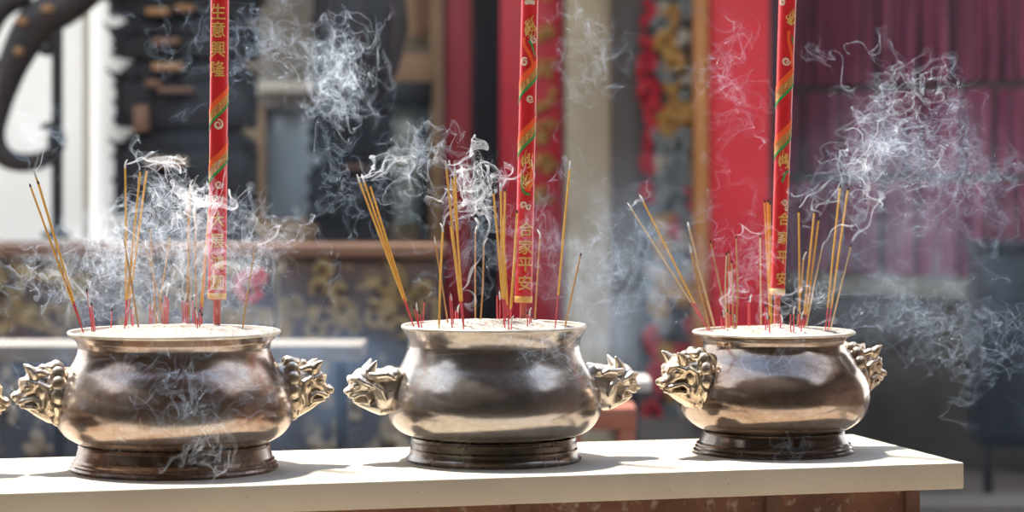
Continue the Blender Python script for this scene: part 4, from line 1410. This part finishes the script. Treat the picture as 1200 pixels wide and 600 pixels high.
def veilets(turb, c, r, n, ns, k, T, drift, amp, length):
    """drifting sheets already carried away from their tips: short lines of seeds stirred by the air"""
    res = []
    cc = RNG.normal(size=(n, 3)) * .5
    cc = np.clip(cc, -1.7, 1.7) * np.array(r) + np.array(c)
    d = RNG.normal(size=(n, 3)); d /= np.linalg.norm(d, axis=1)[:, None]
    e = RNG.normal(size=(n, 3)); e = np.cross(d, e); e /= np.linalg.norm(e, axis=1)[:, None]
    l = RNG.uniform(.5, 1.2, n) * length
    sgrid = np.linspace(-.5, .5, k)
    wgrid = np.linspace(-.5, .5, ns)
    p = cc[:, None, None, :] + d[:, None, None, :] * (sgrid[None, None, :, None] * l[:, None, None, None]) + e[:, None, None, :] * (wgrid[None, :, None, None] * .012)
    p = p.reshape(-1, 3)
    m = len(p)
    ages = np.repeat(RNG.uniform(.6, 1.0, n) * T, ns * k)
    out = advect(turb, p, np.repeat(RNG.uniform(0, 6, n), ns * k), ages, np.array(drift), amp, 14)
    return out.reshape(n * ns, k, 3)


def radii(paths, r0, r1, grow=True):
    n, k, _ = paths.shape
    f = np.linspace(0, 1, k)
    base = r0 + (r1 - r0) * f
    fade = np.minimum(1, np.minimum(f * 12, (1 - f) * 5))
    return np.tile(base * np.maximum(fade, .02), (n, 1)) * RNG.uniform(.75, 1.25, (n, 1))


def pxr(b, px, py, dY=0.0):
    return tuple(P(px, py, BURN[b][1].y + dY))


def smoke(name, label, seed, b, tips, clouds):
    turb = Turb(seed, [(.18, .05, 10), (.09, .065, 16), (.045, .045, 18)])
    groups = []
    for (px, py, drift, T, ns, amp, slot) in tips:
        ps = plume(turb, pxr(b, px, py, RNG.uniform(-.03, .03)), drift, T, ns, 130, amp)
        groups.append((ps, radii(ps, .0013, .0019) if slot == 0 else radii(ps, .0011, .0014), slot))
        if slot < 2:      # tighter curl right above the glowing tip
            ps = plume(turb, pxr(b, px, py, 0), tuple(q * 1.1 for q in drift), T * .55, 7, 90, amp * 1.15, .002)
            groups.append((ps, radii(ps, .0012, .0016), 0))
    for (px, py, rx, ry, rz, n, T, amp, ln, slot, dY) in clouds:
        s = BURN[b][1].y / F
        ps = veilets(turb, pxr(b, px, py, dY), (rx * s, rz, ry * s), max(4, int(n * .62)), 6, 64, T * .62, (.01, 0, .01), amp, ln * 1.5)
        groups.append((ps, radii(ps, .0008, .0010), slot))
    o = bpy.data.objects.new(name, strands_mesh(name, groups))
    COL.objects.link(o)
    tag(o, label, 'smoke', None, 'stuff')
    return o


tips1 = [(42, 203, (-.01, -.01, .05), 1.6, 12, 1.0, 1), (35, 214, (-.005, 0, .055), 1.4, 8, 1.0, 2),
         (147, 193, (.055, 0, .02), 1.6, 12, 1.1, 0), (165, 196, (.05, 0, .015), 1.6, 10, 1.1, 1), (172, 195, (.055, .01, .01), 1.6, 10, 1.2, 0),
         (175, 264, (.03, 0, .04), 1.5, 10, 1.2, 1), (171, 287, (-.03, 0, .03), 1.5, 10, 1.2, 1), (200, 273, (.03, 0, .03), 1.6, 10, 1.2, 1),
         (222, 216, (.03, 0, -.01), 1.6, 12, 1.2, 0), (229, 237, (.04, -.02, -.01), 1.6, 10, 1.2, 0), (243, 274, (.02, -.02, .03), 1.5, 10, 1.2, 1),
         (299, 288, (.03, 0, .02), 1.5, 12, 1.2, 1), (145, 278, (-.03, 0, .02), 1.5, 10, 1.2, 1), (88, 340, (-.03, 0, .04), 1.6, 10, 1.2, 1),
         (105, 352, (-.04, 0, .05), 1.8, 10, 1.2, 1), (195, 342, (.02, 0, .03), 1.6, 10, 1.2, 1), (216, 346, (-.03, 0, .05), 1.6, 10, 1.2, 1), (238, 345, (.05, 0, .01), 1.8, 10, 1.2, 1)]
cl1 = [(200, 290, 110, 70, .08, 130, 1.6, 1.1, .08, 1, .13), (215, 240, 45, 40, .06, 30, 1.5, 1.1, .07, 0, .12), (120, 310, 55, 60, .07, 120, 1.6, 1.1, .07, 1, .05), (275, 300, 70, 65, .1, 60, 1.8, 1.1, .08, 1, .08), (160, 240, 40, 40, .06, 30, 1.6, 1.1, .08, 1, .08),
       (30, 330, 55, 60, .1, 40, 1.6, 1.1, .08, 2, .05), (200, 310, 130, 80, .12, 150, 1.7, 1.1, .09, 2, .14), (45, 160, 18, 28, .03, 44, 1.2, 1.0, .06, 2, 0), (255, 275, 12, 40, .02, 8, 1.3, 1.1, .05, 1, -.09), (30, 470, 30, 50, .05, 14, 1.5, 1.0, .07, 2, -.2),
       (220, 470, 80, 60, .04, 60, 1.6, 1.0, .07, 2, -.34), (230, 540, 30, 18, .03, 22, 1.4, 1.0, .06, 1, -.34), (300, 395, 20, 12, .03, 12, 1.2, 1, .05, 1, -.2)]
smoke('incense_smoke', 'white curling smoke over the largest burner', 101, 1, tips1, cl1)
tips2 = [(420, 209, (.05, 0, .03), 1.8, 12, 1.0, 0), (426, 209, (.06, 0, .025), 1.9, 10, 1.0, 1), (433, 213, (.055, 0, .04), 1.9, 10, 1.0, 1),
         (523, 194, (.03, 0, .02), 1.5, 12, 1.1, 0), (533, 202, (.03, 0, .005), 1.6, 12, 1.2, 0), (528, 260, (.05, 0, .02), 1.4, 8, 1.0, 1), (519, 267, (.02, 0, .05), 1.6, 8, 1.1, 1),
         (557, 270, (.03, 0, .03), 1.4, 10, 1.1, 1), (567, 285, (.01, 0, .04), 1.3, 10, 1.1, 1), (588, 220, (.02, 0, .03), 1.5, 10, 1.1, 1), (633, 275, (.03, 0, .03), 1.6, 10, 1.1, 2),
         (681, 296, (.0, 0, .05), 1.6, 10, 1.1, 2), (668, 195, (.03, 0, .05), 1.5, 8, 1.0, 2), (498, 350, (.04, 0, .03), 1.6, 8, 1.0, 2), (537, 345, (.03, 0, .04), 1.6, 8, 1.0, 1)]
cl2 = [(545, 225, 30, 25, .05, 40, 1.4, 1.1, .06, 0, 0), (490, 195, 35, 30, .06, 36, 1.6, 1.0, .09, 1, 0), (560, 290, 60, 60, .08, 70, 1.6, 1.0, .07, 2, 0), (700, 310, 40, 70, .12, 60, 1.6, 1.0, .08, 2, .1),
       (630, 270, 45, 60, .06, 50, 1.5, 1.0, .06, 2, -.08), (650, 410, 55, 25, .03, 50, 1.4, 1.0, .06, 2, -.26), (760, 310, 45, 60, .12, 50, 1.6, 1.0, .08, 2, .1), (690, 80, 40, 70, .1, 40, 1.6, 1, .08, 2, .3),
       (390, 90, 45, 80, .1, 110, 1.7, 1.1, .10, 1, .5), (420, 200, 60, 70, .1, 36, 1.7, 1, .10, 2, .4), (250, 60, 110, 60, .1, 40, 1.6, 1, .09, 2, .5), (300, 40, 50, 50, .1, 40, 1.6, 1, .09, 2, .5)]
smoke('incense_smoke', 'thin white smoke curling over the grey burner', 202, 2, tips2, cl2)
tips3 = [(739, 242, (.06, 0, .03), 1.6, 10, 1.0, 1), (807, 265, (.03, 0, .03), 1.5, 8, 1.0, 2), (863, 275, (.05, 0, .0), 1.2, 8, 1.0, 1), (891, 274, (-.04, 0, .01), 1.2, 8, 1.0, 1),
         (900, 232, (.02, 0, .04), 1.5, 8, 1.0, 2), (936, 244, (.03, 0, .03), 1.5, 10, 1.1, 1), (955, 245, (.04, 0, .05), 1.6, 10, 1.1, 1), (960, 254, (.04, 0, .05), 1.6, 10, 1.1, 1),
         (985, 216, (.02, 0, .07), 1.9, 12, 1.2, 1), (994, 218, (.03, 0, .07), 2.0, 12, 1.2, 1), (998, 284, (.03, 0, .06), 1.8, 10, 1.2, 1), (963, 289, (.03, 0, .05), 1.7, 10, 1.1, 1),
         (935, 345, (.02, 0, .03), 1.5, 10, 1.1, 1), (850, 366, (.0, 0, .04), 1.6, 10, 1.1, 1)]
cl3 = [(1030, 165, 65, 90, .08, 60, 1.7, 1.1, .09, 1, .05), (1040, 220, 95, 80, .1, 60, 1.7, 1.1, .09, 2, .1), (1080, 170, 75, 80, .1, 60, 1.8, 1.1, .10, 2, .1), (1005, 215, 26, 36, .05, 14, 1.4, 1.1, .06, 0, 0),
       (870, 310, 50, 50, .08, 60, 1.6, 1.0, .07, 2, .03), (850, 100, 40, 90, .1, 40, 1.7, 1, .09, 2, .2), (930, 350, 60, 25, .07, 40, 1.5, 1.1, .06, 1, 0), (1080, 370, 90, 50, .1, 80, 1.7, 1.1, .08, 2, .3),
       (1140, 420, 70, 60, .1, 60, 1.7, 1.1, .08, 2, .3), (1150, 230, 60, 60, .1, 50, 1.7, 1.1, .08, 2, .2), (1040, 110, 60, 40, .1, 40, 1.7, 1.1, .08, 1, .2), (925, 525, 16, 16, .02, 20, 1.3, 1, .05, 2, -.22), (900, 415, 50, 20, .02, 24, 1.4, 1, .06, 2, -.2)]
smoke('incense_smoke', 'white plume of smoke rising from the smallest burner', 303, 3, tips3, cl3)


def veil(name, label, px, py, rx, ry, Y, rz, mt):
    m = MB(); m.ell((0, 0, 0), 1.0, None, 24)
    s = Y / F
    o = m.obj(name, mt)
    o.location = P(px, py, Y); o.scale = (rx * s, rz, ry * s)
    tag(o, label, 'haze', None, 'stuff')
    return o


veil('smoke_haze', 'bluish haze hanging over the largest burner', 190, 320, 210, 120, 5.75, .3, veil_mat('haze_one', (.80, .89, 1), 1.0, 9, .45, .70, seed=1.0))
veil('smoke_haze', 'bluish haze drifting between grey and smallest burner', 735, 330, 140, 170, 6.2, .35, veil_mat('haze_two', (.62, .79, 1), .9, 7, .42, .68, seed=2.0))
veil('smoke_haze', 'bluish haze spreading before the purple fringes', 1060, 270, 200, 210, 6.4, .4, veil_mat('haze_three', (.66, .8, 1), .5, 7, .42, .68, seed=3.0))
veil('smoke_haze', 'dim bluish haze before the two dark towers', 360, 140, 230, 220, 7.2, .5, veil_mat('haze_four', (.45, .68, 1), .07, 6, .42, .70, seed=4.0))
veil('smoke_haze', 'faint bluish haze low behind the two nearer burners', 250, 430, 320, 130, 7.1, .5, veil_mat('haze_five', (.36, .62, 1), .5, 6, .38, .66, seed=5.0))
# thin general haze in the hall behind the table
m = MB(); m.box(-4.2, 4.2, 6.6, 12.2, .02, 3.3)
o = m.obj('hall_haze', smoke_mat('hall_haze', (.45, .68, 1.0), .0007, .2), smooth=False)
tag(o, 'thin bluish haze filling the hall behind the table', 'haze', None, 'stuff')

# ------------------------------------------------------------------ light
sun_d = bpy.data.lights.new('sun', 'SUN')
sun = bpy.data.objects.new('sun', sun_d); COL.objects.link(sun)
sun.rotation_mode = 'QUATERNION'
sun.rotation_quaternion = Vector((.26, -.20, -1.0)).to_track_quat('-Z', 'Y')
sun.location = (-2, 8, 8)
sun_d.energy = 9.5
sun_d.angle = math.radians(3.5)
sun_d.color = (1.0, .95, .87)

w = bpy.data.worlds.new('world'); SC.world = w
w.use_nodes = True
N, L = w.node_tree.nodes, w.node_tree.links
bg = N['Background']
tc = N.new('ShaderNodeTexCoord')
sx = N.new('ShaderNodeSeparateXYZ'); L.new(tc.outputs['Generated'], sx.inputs[0])
cr = N.new('ShaderNodeValToRGB')
cr.color_ramp.elements[0].position = 0.0; cr.color_ramp.elements[0].color = (1.0, 1.0, .98, 1)
cr.color_ramp.elements[1].position = .95; cr.color_ramp.elements[1].color = (.16, .26, .48, 1)
k = cr.color_ramp.elements.new(.5); k.color = (.84, .90, .96, 1)
L.new(sx.outputs['Z'], cr.inputs['Fac'])
L.new(cr.outputs['Color'], bg.inputs['Color'])
bg.inputs['Strength'].default_value = 2.2

vs = SC.view_settings
SC.display_settings.display_device = 'sRGB'
vs.view_transform = 'Standard'
try:
    vs.look = 'None'
except Exception:
    pass
vs.gamma = 1.0
vs.exposure = 0.5
vs.use_curve_mapping = False
cy = SC.cycles
cy.use_denoising = True
cy.max_bounces = 8
cy.diffuse_bounces = 3
cy.glossy_bounces = 4
cy.volume_bounces = 1
cy.transparent_max_bounces = 256
cy.volume_max_steps = 96
cy.volume_step_rate = 1.0
cy.sample_clamp_indirect = 8.0
